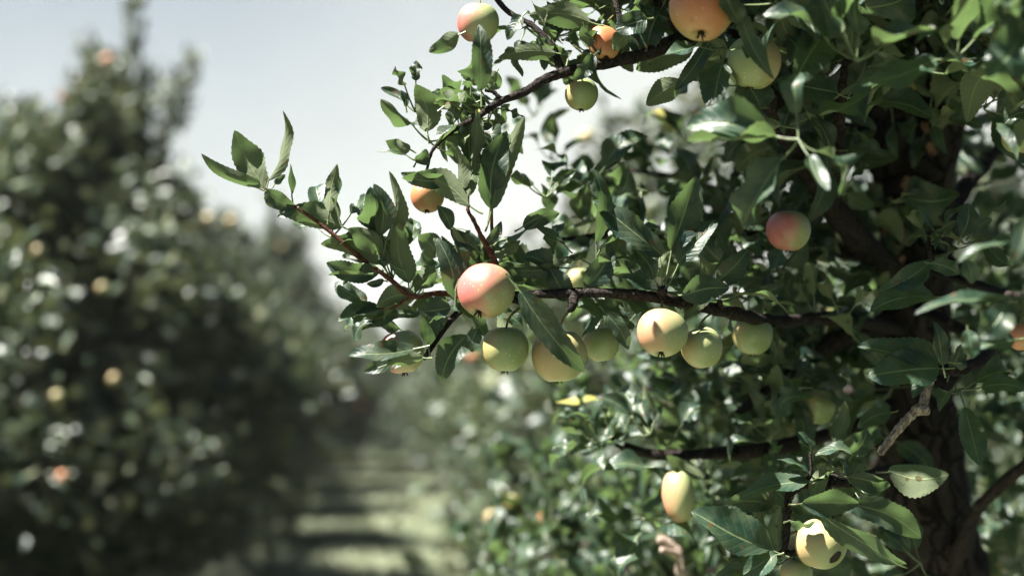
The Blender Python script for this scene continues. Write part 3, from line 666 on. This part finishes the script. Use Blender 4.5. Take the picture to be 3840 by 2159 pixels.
for fx, fy, fr_, sd2 in flakes:
    rg = np.random.default_rng(sd2); c0 = np.array(P(fx, fy, 1.80)); a0 = rg.uniform(-.6, .6)
    rt_ = np.array(RT) * math.cos(a0) + np.array(UP) * math.sin(a0); up_ = np.cross(np.array(FW), rt_); ex = fr_ / K * 1.85
    Vv_ = []; n1 = 7
    for i in range(n1):
        for j in range(4):
            u_ = i / (n1 - 1) * 2 - 1; v_ = j / 3 * 2 - 1; wd_ = math.sqrt(max(0, 1 - u_ * u_)) * .8 + .12
            p_ = c0 + up_ * u_ * ex * 1.3 + rt_ * (v_ * wd_ + rg.normal(0, .12)) * ex * .7 - np.array(FW) * (.35 * v_ * v_ + .2 * u_ + rg.normal(0, .05)) * ex
            Vv_.append(p_)
    nn = len(Vv_); Vb = [p_ + np.array(FW) * .0012 for p_ in Vv_]
    q = [(i * 4 + j, i * 4 + j + 1, (i + 1) * 4 + j + 1, (i + 1) * 4 + j) for i in range(n1 - 1) for j in range(3)]
    q += [tuple(x + nn for x in reversed(t_)) for t_ in q]
    rim = [j for j in range(4)] + [i * 4 + 3 for i in range(1, n1)] + [(n1 - 1) * 4 + j for j in (2, 1, 0)] + [i * 4 for i in range(n1 - 2, 0, -1)]
    q += [(rim[i], rim[i - 1], rim[i - 1] + nn, rim[i] + nn) for i in range(len(rim))]
    fl = obj('bark_flake', mesh_np('bark_flake', np.array(Vv_ + Vb), np.array(q), FLAKE), trunk); fl.matrix_parent_inverse = Matrix.Identity(4)
branch('blurred grey crooked twig near the bottom edge', [([(2900, 2300, 2.0), (2590, 2180, 1.95), (2545, 2080, 1.95), (2500, 2030, 1.95), (2470, 2020, 1.95)], .009, .006), ([(2545, 2080, 1.95), (2480, 2060, 1.93)], .006, .004)], PALETWIG)
branch('thin black branch curving up at the right edge, below mid height', [([(3520, 2300, 1.97), (3640, 1960, 1.85), (3720, 1850, 1.8), (3860, 1730, 1.75), (4000, 1600, 1.7)], .010, .007)], TWIG)
# 7: low leafy spur with the holed apple
branch('low leafy spur around the apple with a dark hole',
 [([(3460, 1750, 1.9), (3330, 1770, 1.6), (3200, 1800, 1.47), (3080, 1800, 1.43), (2990, 1820, 1.42), (2955, 1870, 1.41), (2950, 1960, 1.41), (2940, 2060, 1.41), (2910, 2085, 1.41)], .009, .0025),
  ([(3100, 1800, 1.43), (3120, 1950, 1.43), (3000, 2060, 1.41), (2950, 2075, 1.41)], .003, .0035),
  ([(2990, 1820, 1.42), (3040, 1780, 1.41), (3038, 1700, 1.41)], .002, .0015)], TWIG,
 hand=[
  ((3332, 1765, 3558, 1778, 125, 150), dict(tone=.8, d=1.43, fold=.3, curl=.3)),
  ((3180, 1785, 3338, 1820, 84, 30), dict(tone=.6, d=1.42)),
  ((3205, 1702, 3055, 1706, 58, 60), dict(tone=.8)),
  ((3195, 1700, 3252, 1606, 86, 15), dict(tone=.4)),
  ((3035, 1805, 2770, 1868, 88, 50), dict(tone=.8)),
  ((2892, 2052, 2588, 1922, 150, 30), dict(tone=.6, d=1.38, fold=.35)),
  ((2918, 2052, 2932, 1895, 58, 160), dict(tone=.3)),
  ((3040, 1855, 3092, 1745, 60, 160), dict(tone=.6)),
  ((3005, 1885, 3222, 1888, 100, 10), dict(tone=.0, d=1.37, fold=.5)),
  ((3075, 1925, 3400, 2115, 96, 35), dict(tone=.7, d=1.37)),
  ((2960, 1950, 3060, 1950, 60, 60), dict(tone=.7, d=1.38)),
  ((3190, 1885, 3455, 2020, 108, 10), dict(tone=.1, d=1.4)),
  ((3280, 2010, 3410, 2124, 30, 70), dict(tone=.9, d=1.33)),
  ((3135, 1645, 3168, 1502, 46, 170), dict(tone=.2, d=1.46)),
  ((3340, 1545, 3215, 1605, 60, 20), dict(tone=.2, d=1.5)),
  ((2912, 2080, 2785, 2150, 100, 40), dict(tone=.9, d=1.38)),
  ((3032, 1778, 2915, 1718, 36, 70), dict(tone=.8)),
  ((3040, 1700, 2990, 1620, 60, 60), dict(tone=.7)),
  ((2960, 1900, 2900, 1830, 60, 10), dict(tone=.1)),
  ((2900, 1890, 2700, 1900, 80, 0), dict(tone=.0, d=1.45)),
  ((3050, 1800, 3130, 1760, 50, 60), dict(tone=.8)),
  ((3180, 1790, 3140, 1720, 60, 60), dict(tone=.8)),
 ], auto=[([(3250, 1800, 1.5), (3120, 1790, 1.46), (3000, 1820, 1.44)], .035, .05, .8, .3, .015),
          ([(2950, 2100, 1.44), (2850, 2150, 1.45), (2750, 2220, 1.5)], .04, .05, .8, .3, .015),
          ([(3300, 2050, 1.55), (3350, 2150, 1.6), (3450, 2200, 1.6)], .05, .06, .8, .2, .02)])
# 8: dark inner branches of the lower crown
branch('dim drooping branch below the apples with a few lit tips',
 [([(3420, 1420, 1.92), (3240, 1250, 1.8), (3030, 1350, 1.78), (2900, 1450, 1.76), (2750, 1560, 1.74)], .014, .005),
  ([(3430, 1500, 1.92), (3200, 1600, 1.85), (2900, 1680, 1.75), (2650, 1700, 1.7), (2430, 1700, 1.7), (2270, 1640, 1.72), (2180, 1600, 1.75)], .012, .003),
  ([(2640, 1700, 1.7), (2560, 1720, 1.68), (2545, 1750, 1.68)], .004, .003),
  ([(2270, 1640, 1.72), (2270, 1560, 1.72)], .003, .002)], TWIG,
 hand=[
  ((2420, 1748, 2265, 1765, 78, 45), dict(tone=.9, d=1.66)),
  ((2640, 1790, 2500, 1710, 60, 160), dict(tone=.3, d=1.66)),
  ((2280, 1640, 2200, 1690, 40, 50), dict(tone=.9, d=1.7)),
  ((2270, 1570, 2250, 1510, 30, 50), dict(tone=.9, d=1.7)),
  ((2280, 1580, 2290, 1500, 40, 60), dict(tone=.9, d=1.7)),
 ], auto=[([(3200, 1270, 1.85), (3020, 1370, 1.8), (2760, 1540, 1.76)], .014, .062, .8, .0, .05),
          ([(3200, 1600, 1.85), (2900, 1680, 1.78), (2500, 1700, 1.72)], .013, .062, .8, .1, .05),
          ([(2500, 1700, 1.72), (2300, 1640, 1.72), (2180, 1590, 1.75)], .022, .05, .8, .3, .02),
          ([(2900, 1450, 1.8), (2700, 1450, 1.85), (2500, 1500, 1.9)], .02, .062, .8, .0, .06),
          ([(2950, 1300, 1.8), (2750, 1380, 1.85), (2550, 1480, 1.9)], .018, .062, .8, .0, .06),
          ([(3100, 1500, 1.9), (2900, 1800, 1.9), (2650, 2000, 1.9)], .018, .062, .8, .0, .06)])
# 9: the inner crown behind the sharp branch
branch('shaded inner branch behind the fruiting branch',
 [([(3430, 1050, 1.9), (3200, 950, 1.9), (2900, 900, 1.82), (2600, 860, 1.75), (2300, 880, 1.7), (2100, 900, 1.68)], .013, .003),
  ([(2900, 900, 1.82), (2700, 720, 1.9), (2450, 650, 1.95), (2200, 640, 2.0)], .007, .002),
  ([(2950, 910, 1.85), (2850, 780, 1.8), (2760, 650, 1.8)], .006, .002)], TWIG,
 auto=[([(3200, 950, 1.9), (2900, 900, 1.82), (2600, 860, 1.78)], .014, .062, .8, .1, .05),
       ([(2600, 860, 1.75), (2300, 880, 1.7), (2100, 900, 1.68)], .018, .06, .8, .2, .04),
       ([(2850, 850, 1.85), (2700, 720, 1.9), (2450, 650, 1.95)], .022, .062, .8, .2, .05),
       ([(2450, 650, 1.95), (2300, 620, 2.0), (2150, 640, 2.0)], .03, .062, .8, .2, .05),
       ([(2950, 910, 1.82), (2850, 780, 1.78), (2760, 650, 1.75)], .02, .062, .8, .2, .04),
       ([(3000, 980, 1.75), (2800, 950, 1.7), (2650, 920, 1.65)], .022, .06, .8, .2, .04)])
# 10: upper crown, mostly above and behind the trunk: it shades the right side
limb = [([(3440, 900, 1.9), (3370, 640, 1.88), (3340, 400, 1.86), (3330, 150, 1.84), (3290, -150, 1.8), (3200, -600, 1.7)], .042, .02),
        ([(3370, 640, 1.88), (3230, 520, 1.85), (3080, 470, 1.9), (2980, 480, 2.0)], .02, .006),
        ([(3330, 0, 1.84), (3050, -350, 1.7), (2750, -550, 1.5), (2500, -650, 1.4)], .018, .006),
        ([(3640, 0, 1.84), (3750, -300, 1.6), (3700, -600, 1.3), (3600, -800, 1.1)], .02, .006),
        ([(3540, 330, 1.86), (3750, 150, 1.9), (3950, 0, 1.9)], .014, .006),
        ([(3440, 1000, 1.9), (3620, 700, 2.1), (3800, 500, 2.3)], .02, .008)]
branch('heavy black limbs forking up from the trunk into the shaded top', limb, BARK, k=12,
 auto=[([(3340, 300, 1.8), (3300, 100, 1.76), (3260, -150, 1.72)], .013, .07, .9, .0, .06),
       ([(3250, 40, 1.9), (3400, 100, 1.8), (3560, 60, 1.7)], .012, .07, .9, -.1, .06),
       ([(3050, -50, 1.8), (3200, 100, 1.8), (3350, 260, 1.8)], .016, .07, .9, .0, .06),
       ([(3200, -600, 1.7), (3250, -300, 1.72), (3300, -100, 1.75)], .011, .07, .9, .0, .10),
       ([(3330, -100, 1.8), (3050, -350, 1.65), (2750, -550, 1.5)], .011, .07, .9, .0, .10),
       ([(3600, 100, 1.8), (3750, -200, 1.6), (3680, -600, 1.35)], .010, .07, .9, .0, .12),
       ([(3500, 300, 2.0), (3750, 150, 1.95), (3950, 0, 1.9)], .012, .07, .9, .0, .08),
       ([(3500, 900, 2.1), (3620, 700, 2.15), (3800, 500, 2.3)], .009, .07, .9, .0, .08),
       ([(3550, 1500, 2.1), (3700, 1300, 2.1), (3850, 1000, 2.1)], .009, .07, .9, .0, .08),
       ([(3520, 2100, 2.2), (3680, 1900, 2.2), (3850, 1700, 2.2)], .009, .07, .9, .0, .08),
       ([(3250, 520, 1.9), (3100, 470, 1.95), (2980, 480, 2.0)], .016, .065, .9, .1, .04),
       ([(3560, -300, 1.5), (3450, -500, 1.3), (3300, -800, 1.1)], .010, .07, .9, .0, .12),
       ([(3750, -100, 1.4), (3850, -300, 1.2), (3700, -700, 1.0)], .012, .07, .9, .0, .10)])
hub = np.array(P(3330, -300, 1.78)); crown_hi = []; rgh = np.random.default_rng(77)  # unseen limbs added overhead, spread so they shade the right side
for i in range(66):
    a = rgh.uniform(0, 6.28); zz = rgh.uniform(2.15, 3.25) ; rr_ = rgh.uniform(.45, 1.0) * (1.25 - .35 * (zz - 2.1))
    e = np.array((hub[0] - .05 + rr_ * math.cos(a), hub[1] + .1 + rr_ * math.sin(a), zz))
    e[0] = rgh.uniform(-.38, 1.25) if i < 30 else rgh.uniform(.05, .95); e[1] = rgh.uniform(1.25, 1.85 if e[0] < .35 else 2.6)
    s0 = np.array((hub[0] + rgh.normal(0, .03), hub[1] + rgh.normal(0, .03), max(2.05, zz - .45 * np.hypot(e[0] - hub[0], e[1] - hub[1]) - .05)))
    mm = (s0 + e) / 2 + np.array((0, 0, .07)); crown_hi.append([s0, mm, e])
tb = Tubes()
tb.add(catmull([np.array(P(3330, 150, 1.84)), hub, hub + np.array((.02, .05, .5)), hub + np.array((-.03, .1, 1.0))], 7), .035, .01, 12, .07, 5)
for i, c3 in enumerate(crown_hi): tb.add(catmull(c3, 6), .011, .003, 7, .12, i)
o = obj('branch', tb.build('branch', BARK), tree); o['label'] = 'unseen high branches added above the picture to shade the crown'
lv = Leaves()
for i, c3 in enumerate(crown_hi): natural_leaves(lv, c3, .0115, .075, .9, .0, .05, seed=900 + i)
f = obj('foliage', lv.build('foliage', LEAF, 6, 2), o); f.matrix_parent_inverse = Matrix.Identity(4)
# 11: rear side of the crown, seen out of focus through the gaps
rear = []
for i in range(15):
    px = 2350 + 100 * i; py = (1550, 1950, 1250, 2150, 1750, 1400, 2050)[i % 7]
    dd = 2.25 + .1 * (i % 4)
    rear.append([(px - 160, py + 60, dd + .1), (px, py, dd), (px + 190, py - 120, dd)])
branch('blurred rear branches seen through gaps low in the crown', [([(3460, 1500, 1.95)] + r[::-1], .010, .003) for r in rear[::3]], TWIG,
 auto=[(r, .016, .065, .9, .1, .07) for r in rear])
# 12: lowest sunlit shoots, out of focus at the bottom
low = []
for i, (px, py, dd) in enumerate([(1850, 2120, 2.6), (1990, 1980, 2.7), (2120, 2120, 2.4), (2230, 1900, 2.6), (2330, 2080, 2.3), (2440, 1950, 2.4), (2080, 1800, 3.0), (1930, 1850, 3.1), (2550, 2100, 2.2), (2680, 2000, 2.2), (2250, 2250, 2.2), (1980, 2260, 2.3)]):
    low.append([(px + 60, py + 190, dd - .05), (px + 25, py + 60, dd), (px - 35, py - 90, dd)])
branch('blurred sunlit shoots standing up at the bottom edge', [([(3520, 2300, 1.97), (2900, 2500, 2.1)] + [r[0], r[1], r[2]], .009, .002) for r in low], TWIG,
 auto=[(r, .028, .075, .7, .6, .03) for r in low])

# ------------------------------------------------------------------ apples
def fruit_mesh(kind, seg=40, rings=26, tall=.92, lob=.02, seed=0):
    V = []; rg = random.Random(seed); s1, s2 = rg.uniform(0, 6), rg.uniform(0, 6)
    prof = []
    for i in range(rings + 1):
        t = math.pi * i / rings                                   # from stalk hollow to calyx hollow
        r = max(0.0, math.sin(t)); z = math.cos(t) * tall
        r = r ** .93 * (1 + .045 * math.cos(t))
        z += -.30 * math.exp(-(r / .27) ** 2) if t < 1.2 else 0
        z += .20 * math.exp(-(r / .22) ** 2) if t > 1.9 else 0
        prof.append((r, z))
    for i, (r, z) in enumerate(prof):
        lowf = (i / rings) ** 2
        for j in range(seg):
            a = 2 * math.pi * j / seg
            k = 1 + lob * math.sin(2 * a + s1) + lob * .6 * math.sin(3 * a + s2) + .028 * lowf * math.cos(5 * a)
            V.append((r * k * math.cos(a) * .0275, r * k * math.sin(a) * .0275, (z * (1 + .02 * math.sin(a + s2))) * .0275))
    Q = np.array([(i * seg + j, (i + 1) * seg + j, (i + 1) * seg + (j + 1) % seg, i * seg + (j + 1) % seg) for i in range(rings) for j in range(seg)])
    return mesh_np('fruit', V, Q, SKIN[kind])
def calyx_mesh():
    tb = Tubes()
    for k in range(5):
        a = k * 2 * math.pi / 5 + .2; c, s = math.cos(a), math.sin(a)
        tb.add(catmull([(.0012 * c, .0012 * s, -.0195), (.0022 * c, .0022 * s, -.0245), (.0040 * c, .0040 * s, -.0285 + .0012 * (k % 2))], 3), .0014, .0005, 5, .1, k)
    tb.add(np.array([(0, 0, -.018), (0, 0, -.0225)]), .0026, .0016, 7, .1, 9)
    return tb.build('calyx', CALYX)
FR = {(k, v): fruit_mesh(k, tall=(.96, 1.02, 1.1)[v], lob=(.035, .045, .05)[v], seed=v * 3 + len(k)) for k in SKIN for v in range(3)}
FRB = {k: fruit_mesh(k, 20, 12, .93, .02, 5) for k in SKIN}
CAL = calyx_mesh()
def stalk_mesh(vec):
    tb = Tubes(); v = np.array(vec)
    tb.add(catmull([(0, 0, .016), tuple(np.array((0, 0, .024)) * .6 + v * .35 + np.array((.0015, 0, .004))), tuple(v)], 4), .0011, .0016, 6, .05, 1)
    return tb.build('stem', STALK)
def apple(label, px, py, rpx, d, kind, blush_deg=180, tilt=(0, 0), variant=0, stem_to=None, group=None, asp=1):
    """blush_deg: where round the fruit, seen from the camera (180 = left side, 270 = toward camera); tilt = calyx toward camera, toward right (deg)"""
    c = P(px, py, d); s = rpx / K * d / .0275
    t = empty('apple', c, label, 'apple', group)
    f = bpy.data.objects.new('fruit', FR[(kind, variant)]); COL.objects.link(f); f.parent = t
    y = bpy.data.objects.new('calyx', CAL); COL.objects.link(y); y.parent = t
    t.scale = (s, s, s * asp)
    rot = Matrix.Rotation(-YAW, 3, 'Z') @ Matrix.Rotation(R(-tilt[1]), 3, 'Y') @ Matrix.Rotation(R(-tilt[0]), 3, 'X') @ Matrix.Rotation(R(blush_deg), 3, 'Z')
    t.rotation_euler = rot.to_euler()
    if stem_to is None: stem_to = (px + 6, py - rpx * 1.5, d + .005)
    w_ = P(*stem_to) - c; loc = rot.inverted() @ w_; loc = Vector((loc.x / s, loc.y / s, loc.z / (s * asp)))
    st = bpy.data.objects.new('stem', stalk_mesh(loc)); COL.objects.link(st); st.parent = t
    return t
GA = 'sharp apples hanging on the foreground tree'
A = lambda *a, **k: apple(*a, group=GA, **k)
A('largest sharp apple with pink-red blush on its left, on the dark horizontal branch', 1822, 1090, 107, 1.40, 'blush', 205, (18, -18), stem_to=(1880, 1090, 1.42))
A('glossy green apple hanging just below and right of the largest blushed apple', 1893, 1308, 91, 1.41, 'green', 175, (-6, 0), 0, (1955, 1150, 1.42))
A('pale yellow apple half covered by one long dark leaf', 2096, 1334, 101, 1.42, 'yellow', 235, (0, 0), 1, (2135, 1165, 1.41))
A('small green apple squeezed behind the one under the long dark leaf', 2255, 1290, 66, 1.47, 'green', 150, (-3, 8), 1, (2235, 1160, 1.46))
A('round orange-blushed apple hanging straight below the spread of dark leaves', 2483, 1250, 94, 1.40, 'soft', 200, (22, -6), 0, (2483, 1105, 1.42))
A('pale yellow-green apple touching the round orange-blushed one on its right', 2631, 1304, 81, 1.43, 'yellow', 170, (-8, 15), 0, (2690, 1160, 1.47))
A('soft green apple alone under the branch, right of the pale yellow-green one', 2822, 1257, 78, 1.55, 'green', 160, (-8, 0), 0, (2850, 1190, 1.55))
A('red and green apple alone among leaves left of the dark trunk', 2956, 865, 82, 1.52, 'blush', 195, (-10, 0), 0, (2970, 760, 1.62))
A('yellow apple with a dark hole in it near the bottom edge', 3078, 2040, 92, 1.40, 'yellow', 200, (-5, -15), 1, (2965, 2000, 1.41))
A('long drooping apple, orange on its left side, hanging in the lower crown', 2547, 1862, 62, 1.66, 'soft', 180, (0, 8), 2, (2548, 1745, 1.68), asp=1.5)
A('small olive green apple hanging under the crooked top branch', 2180, 356, 64, 1.44, 'green', 180, (0, 0), 0, (2160, 262, 1.42))
A('small red-orange apple on top of the crooked top branch', 2266, 165, 62, 1.43, 'orange', 250, (24, 5), 1, (2300, 60, 1.44), asp=1.1)
A('cream and pink apple at the top with a dark leaf across it', 1793, 88, 76, 1.43, 'blush', 165, (-10, -5), 1, (1825, -55, 1.46))
A('large orange apple cut off by the top edge', 2633, 38, 119, 1.28, 'orange', 262, (16, -5), 0, (2700, -90, 1.4))
A('pale green apple with a green leaf hanging over its right side, near the top', 2822, 236, 100, 1.40, 'yellow', 0, (-4, -6), 1, (2790, 120, 1.5))
A('small orange apple peeking out under a curved olive leaf against the sky', 1602, 736, 66, 1.47, 'orange', 185, (12, 0), 0, (1605, 640, 1.44))
A('red and yellow apple wrapped in dark leaves at the lower left tip of the branch', 1505, 1320, 88, 1.43, 'blush', 165, (0, 10), 0, (1590, 1345, 1.43))
A('yellow apple almost hidden behind a dark leaf, left of the largest apple', 1716, 1035, 66, 1.48, 'yellow', 180, (0, 0), 0, (1760, 960, 1.5))
A('dim green apple in deep shade right of centre, above the drooping branch leaves', 3060, 1525, 72, 1.70, 'green', 180, (0, 0), 0, (3060, 1390, 1.78))
A('small pale orange apple just above the dark horizontal branch, out of focus', 2170, 1050, 48, 1.75, 'yellow', 180, (0, 0), 0)
A('green apple cut off by the bottom edge under the holed one', 2985, 2150, 62, 1.42, 'yellow', 180, (0, 0), 0, (2950, 2075, 1.41))
A('yellow-green apple cut off by the right edge, upper half', 3820, 520, 60, 1.40, 'yellow', 90, (0, 0), 0)
A('blurred orange-red apple cut off by the right edge, mid height', 3835, 1262, 58, 1.30, 'orange', 180, (0, 0), 0)
# the wormhole in the yellow apple: a dark patch laid on the skin, its colour standing in for depth
m, n, l, b = mat('wormhole'); b.inputs['Base Color'].default_value = (.018, .012, .008, 1); b.inputs['Roughness'].default_value = 1

hole_apple = [o for o in COL.objects if o.get('label', '').startswith('yellow apple with a dark hole')][0]
c = P(3078, 2040, 1.40); Rr = 92 / K * 1.40
dirn = (RT * .42 - UP * .38 - FW * .85).normalized()
vs = []; q1 = dirn.orthogonal().normalized(); q2 = dirn.cross(q1)
bpy.context.view_layer.update()
fr_o = [o for o in hole_apple.children if o.name.startswith('fruit')][0]; inv = fr_o.matrix_world.inverted()
for ri, (rr_, hh) in enumerate(((1.22, -.0006), (1.05, .0011), (.8, .0008), (.4, .0003), (.02, .0002))):
    for j in range(14):
        a = j * 2 * math.pi / 14; k_ = rr_ * (1 + .12 * math.sin(2 * a + 1) + .06 * math.sin(5 * a))
        p0 = c + dirn * Rr * 2 + (q1 * math.cos(a) * 1.25 + q2 * math.sin(a) * .85) * Rr * .2 * k_
        ok_, lc, ln_, _i = fr_o.ray_cast(inv @ p0, (inv.to_3x3() @ -dirn).normalized())
        hp = fr_o.matrix_world @ lc if ok_ else p0 - dirn * Rr
        vs.append(hp + dirn * hh)
fs = np.array([(i * 14 + j, i * 14 + (j + 1) % 14, (i + 1) * 14 + (j + 1) % 14, (i + 1) * 14 + j) for i in range(4) for j in range(14)])
hm = mesh_np('wormhole', [tuple(v) for v in vs], fs, m)
ho = obj('wormhole', hm); ho.parent = hole_apple
bpy.context.view_layer.update(); ho.matrix_parent_inverse = hole_apple.matrix_world.inverted()

def crown_hit(px, py):
    """where the sight line first meets the row crowns"""
    dr = (P(px, py, 1) - CAM); dr.normalize(); best = None
    for (x, y, h, r) in ROWTREES:
        for k in range(1, 700):
            t = 2.4 + k * .08; p = CAM + dr * t
            if best and t > best: break
            z = p.z / h
            if z > 1.02 or p.z < .2: continue
            rr_ = r * (.92 - (.6 * min(1, max(0, (z - .45) / .25)) if h > 3.7 and y < 12 else 0)) * min(1, max(0, (1.05 - z) * 2.2)) ** .55 * .93
            if (p.x - x) ** 2 + (p.y - y) ** 2 < rr_ * rr_: best = t; break
    return CAM + dr * (best - (.5 if best > 3.5 else .1)) if best else None
spots = [
 (405, 225, 'orange', 'blurred orange apple, the highest one on the tallest left tree'),
 (240, 365, 'orange', 'blurred pinkish apple, left one of the three in a line on the tallest left tree'),
 (312, 397, 'orange', 'blurred orange apple, middle one of the three in a line on the tallest left tree'),
 (412, 408, 'orange', 'blurred pink apple, right one of the three in a line on the tallest left tree'),
 (535, 640, 'orange', 'blurred vivid orange apple at the right side of the tallest left tree'),
 (600, 642, 'yellow', 'blurred yellow apple right beside the vivid orange one'),
 (695, 735, 'yellow', 'blurred yellow apple below and right of the vivid orange one'),
 (775, 1257, 'green', 'blurred olive apple below a pale slanting branch in the left row'),
 (665, 1395, 'yellow', 'blurred bright yellow apple alone over the black shade of the left row'),
 (235, 1785, 'orange', 'blurred dark red apple low in the shade of the left row'),
 (385, 1080, 'yellow', 'blurred yellow apple, left one of a pair halfway down the left row'),
 (540, 1068, 'orange', 'blurred apricot apple, right one of a pair halfway down the left row'),
 (1770, 1335, 'orange', 'blurred peach apple between the dark hanging leaf and the glossy green apple'),
 (2198, 515, 'yellow', 'blurred yellow apple among the treetops behind the olive green apple'),
]
more = [(705, 860, 'yellow', 'blurred yellow apple straight below the one beside the sky edge of the left row'), (785, 820, 'yellow', 'blurred yellow apple near the sky, left of the leafy shoot tip'),
 (215, 1485, 'yellow', 'dull yellow blurred apple near the left edge, above the dark red one'), (1060, 925, 'yellow', 'blurred pale apple where the left row meets the sky under the shoot'),
 (1085, 1555, 'yellow', 'blurred olive-yellow apple on the left row, level with the drooping lower branch'), (1190, 1620, 'yellow', 'blurred cream apple right of and below the olive-yellow one'),
 (1280, 1710, 'yellow', 'blurred yellow-green apple at the left row edge, just above the grass'), (1175, 1842, 'yellow', 'lowest blurred yellow apple beside the grass alley'),
 (1360, 1520, 'orange', 'blurred peach apple on the far left row, below the wrapped apple'), (870, 830, 'yellow', 'blurred yellow apple under the large underside-showing leaves of the shoot'),
 (1095, 955, 'yellow', 'blurred pale apple just below the shoot, at the right end of the sky edge'), (150, 940, 'yellow', 'blurred pale apple at the left edge, lower one of two'),
 (160, 830, 'yellow', 'blurred pale apple at the left edge, upper one of two'), (430, 1420, 'yellow', 'blurred amber apple left of the bright yellow one'),
 (390, 1590, 'yellow', 'blurred amber apple in black shade, below the one left of the bright yellow apple'), (955, 1500, 'yellow', 'blurred pale apple among the lit leaves right of the black shade'),
 (940, 1690, 'yellow', 'blurred golden apple at the lower edge of the lit leaves'), (480, 1880, 'yellow', 'blurred amber apple under the lit upright leaves low in the left row'),
 (330, 1960, 'yellow', 'lowest blurred pale apple near the left bottom corner'), (620, 1230, 'yellow', 'blurred brownish apple between the apricot one and the olive one'),
 (1850, 1940, 'yellow', 'blurred yellow apple in the low sunlit leaves right of the grass'), (2060, 1935, 'orange', 'tiny vivid orange blurred apple in the low sunlit leaves'),
 (2120, 2080, 'green', 'small blurred olive apple near the bottom edge right of the grass')]
far_rng = random.Random(5)
for i, s in enumerate(spots + more):
    p = crown_hit(s[0], s[1])
    if p is None: p = P(s[0], s[1], 9)
    lb = s[3]
    t = empty('apple', p, lb, 'apple', 'blurred apples on the orchard rows')
    f = bpy.data.objects.new('fruit', FRB[s[2]]); COL.objects.link(f); f.parent = t
    sc = max(.9, min(1.35, (p - CAM).length / 7)); t.scale = (sc,) * 3
    t.rotation_euler = (far_rng.uniform(-.2, .2), far_rng.uniform(-.2, .2), R(230) + far_rng.uniform(-.6, .6))
    dst = (p - CAM).length

# ------------------------------------------------------------------ air
hz = mesh_np('haze', [(x, y, z) for z in (-1, 9) for y in (-12, 75) for x in (-28, 28)], np.array([[0, 1, 3, 2], [4, 6, 7, 5], [0, 4, 5, 1], [2, 3, 7, 6], [0, 2, 6, 4], [1, 5, 7, 3]])[:, ::-1].copy(), bpy.data.materials.new('pale_air'), smooth=False)
hm = hz.materials[0]; hm.use_nodes = True; n = hm.node_tree.nodes; n.remove(n['Principled BSDF'])
v = n.new('ShaderNodeVolumePrincipled'); v.inputs['Color'].default_value = (.93, .95, .93, 1); v.inputs['Density'].default_value = .0005; v.inputs['Anisotropy'].default_value = .0
hm.node_tree.links.new(v.outputs[0], n['Material Output'].inputs['Volume'])
tag(obj('haze', hz), kind='stuff')
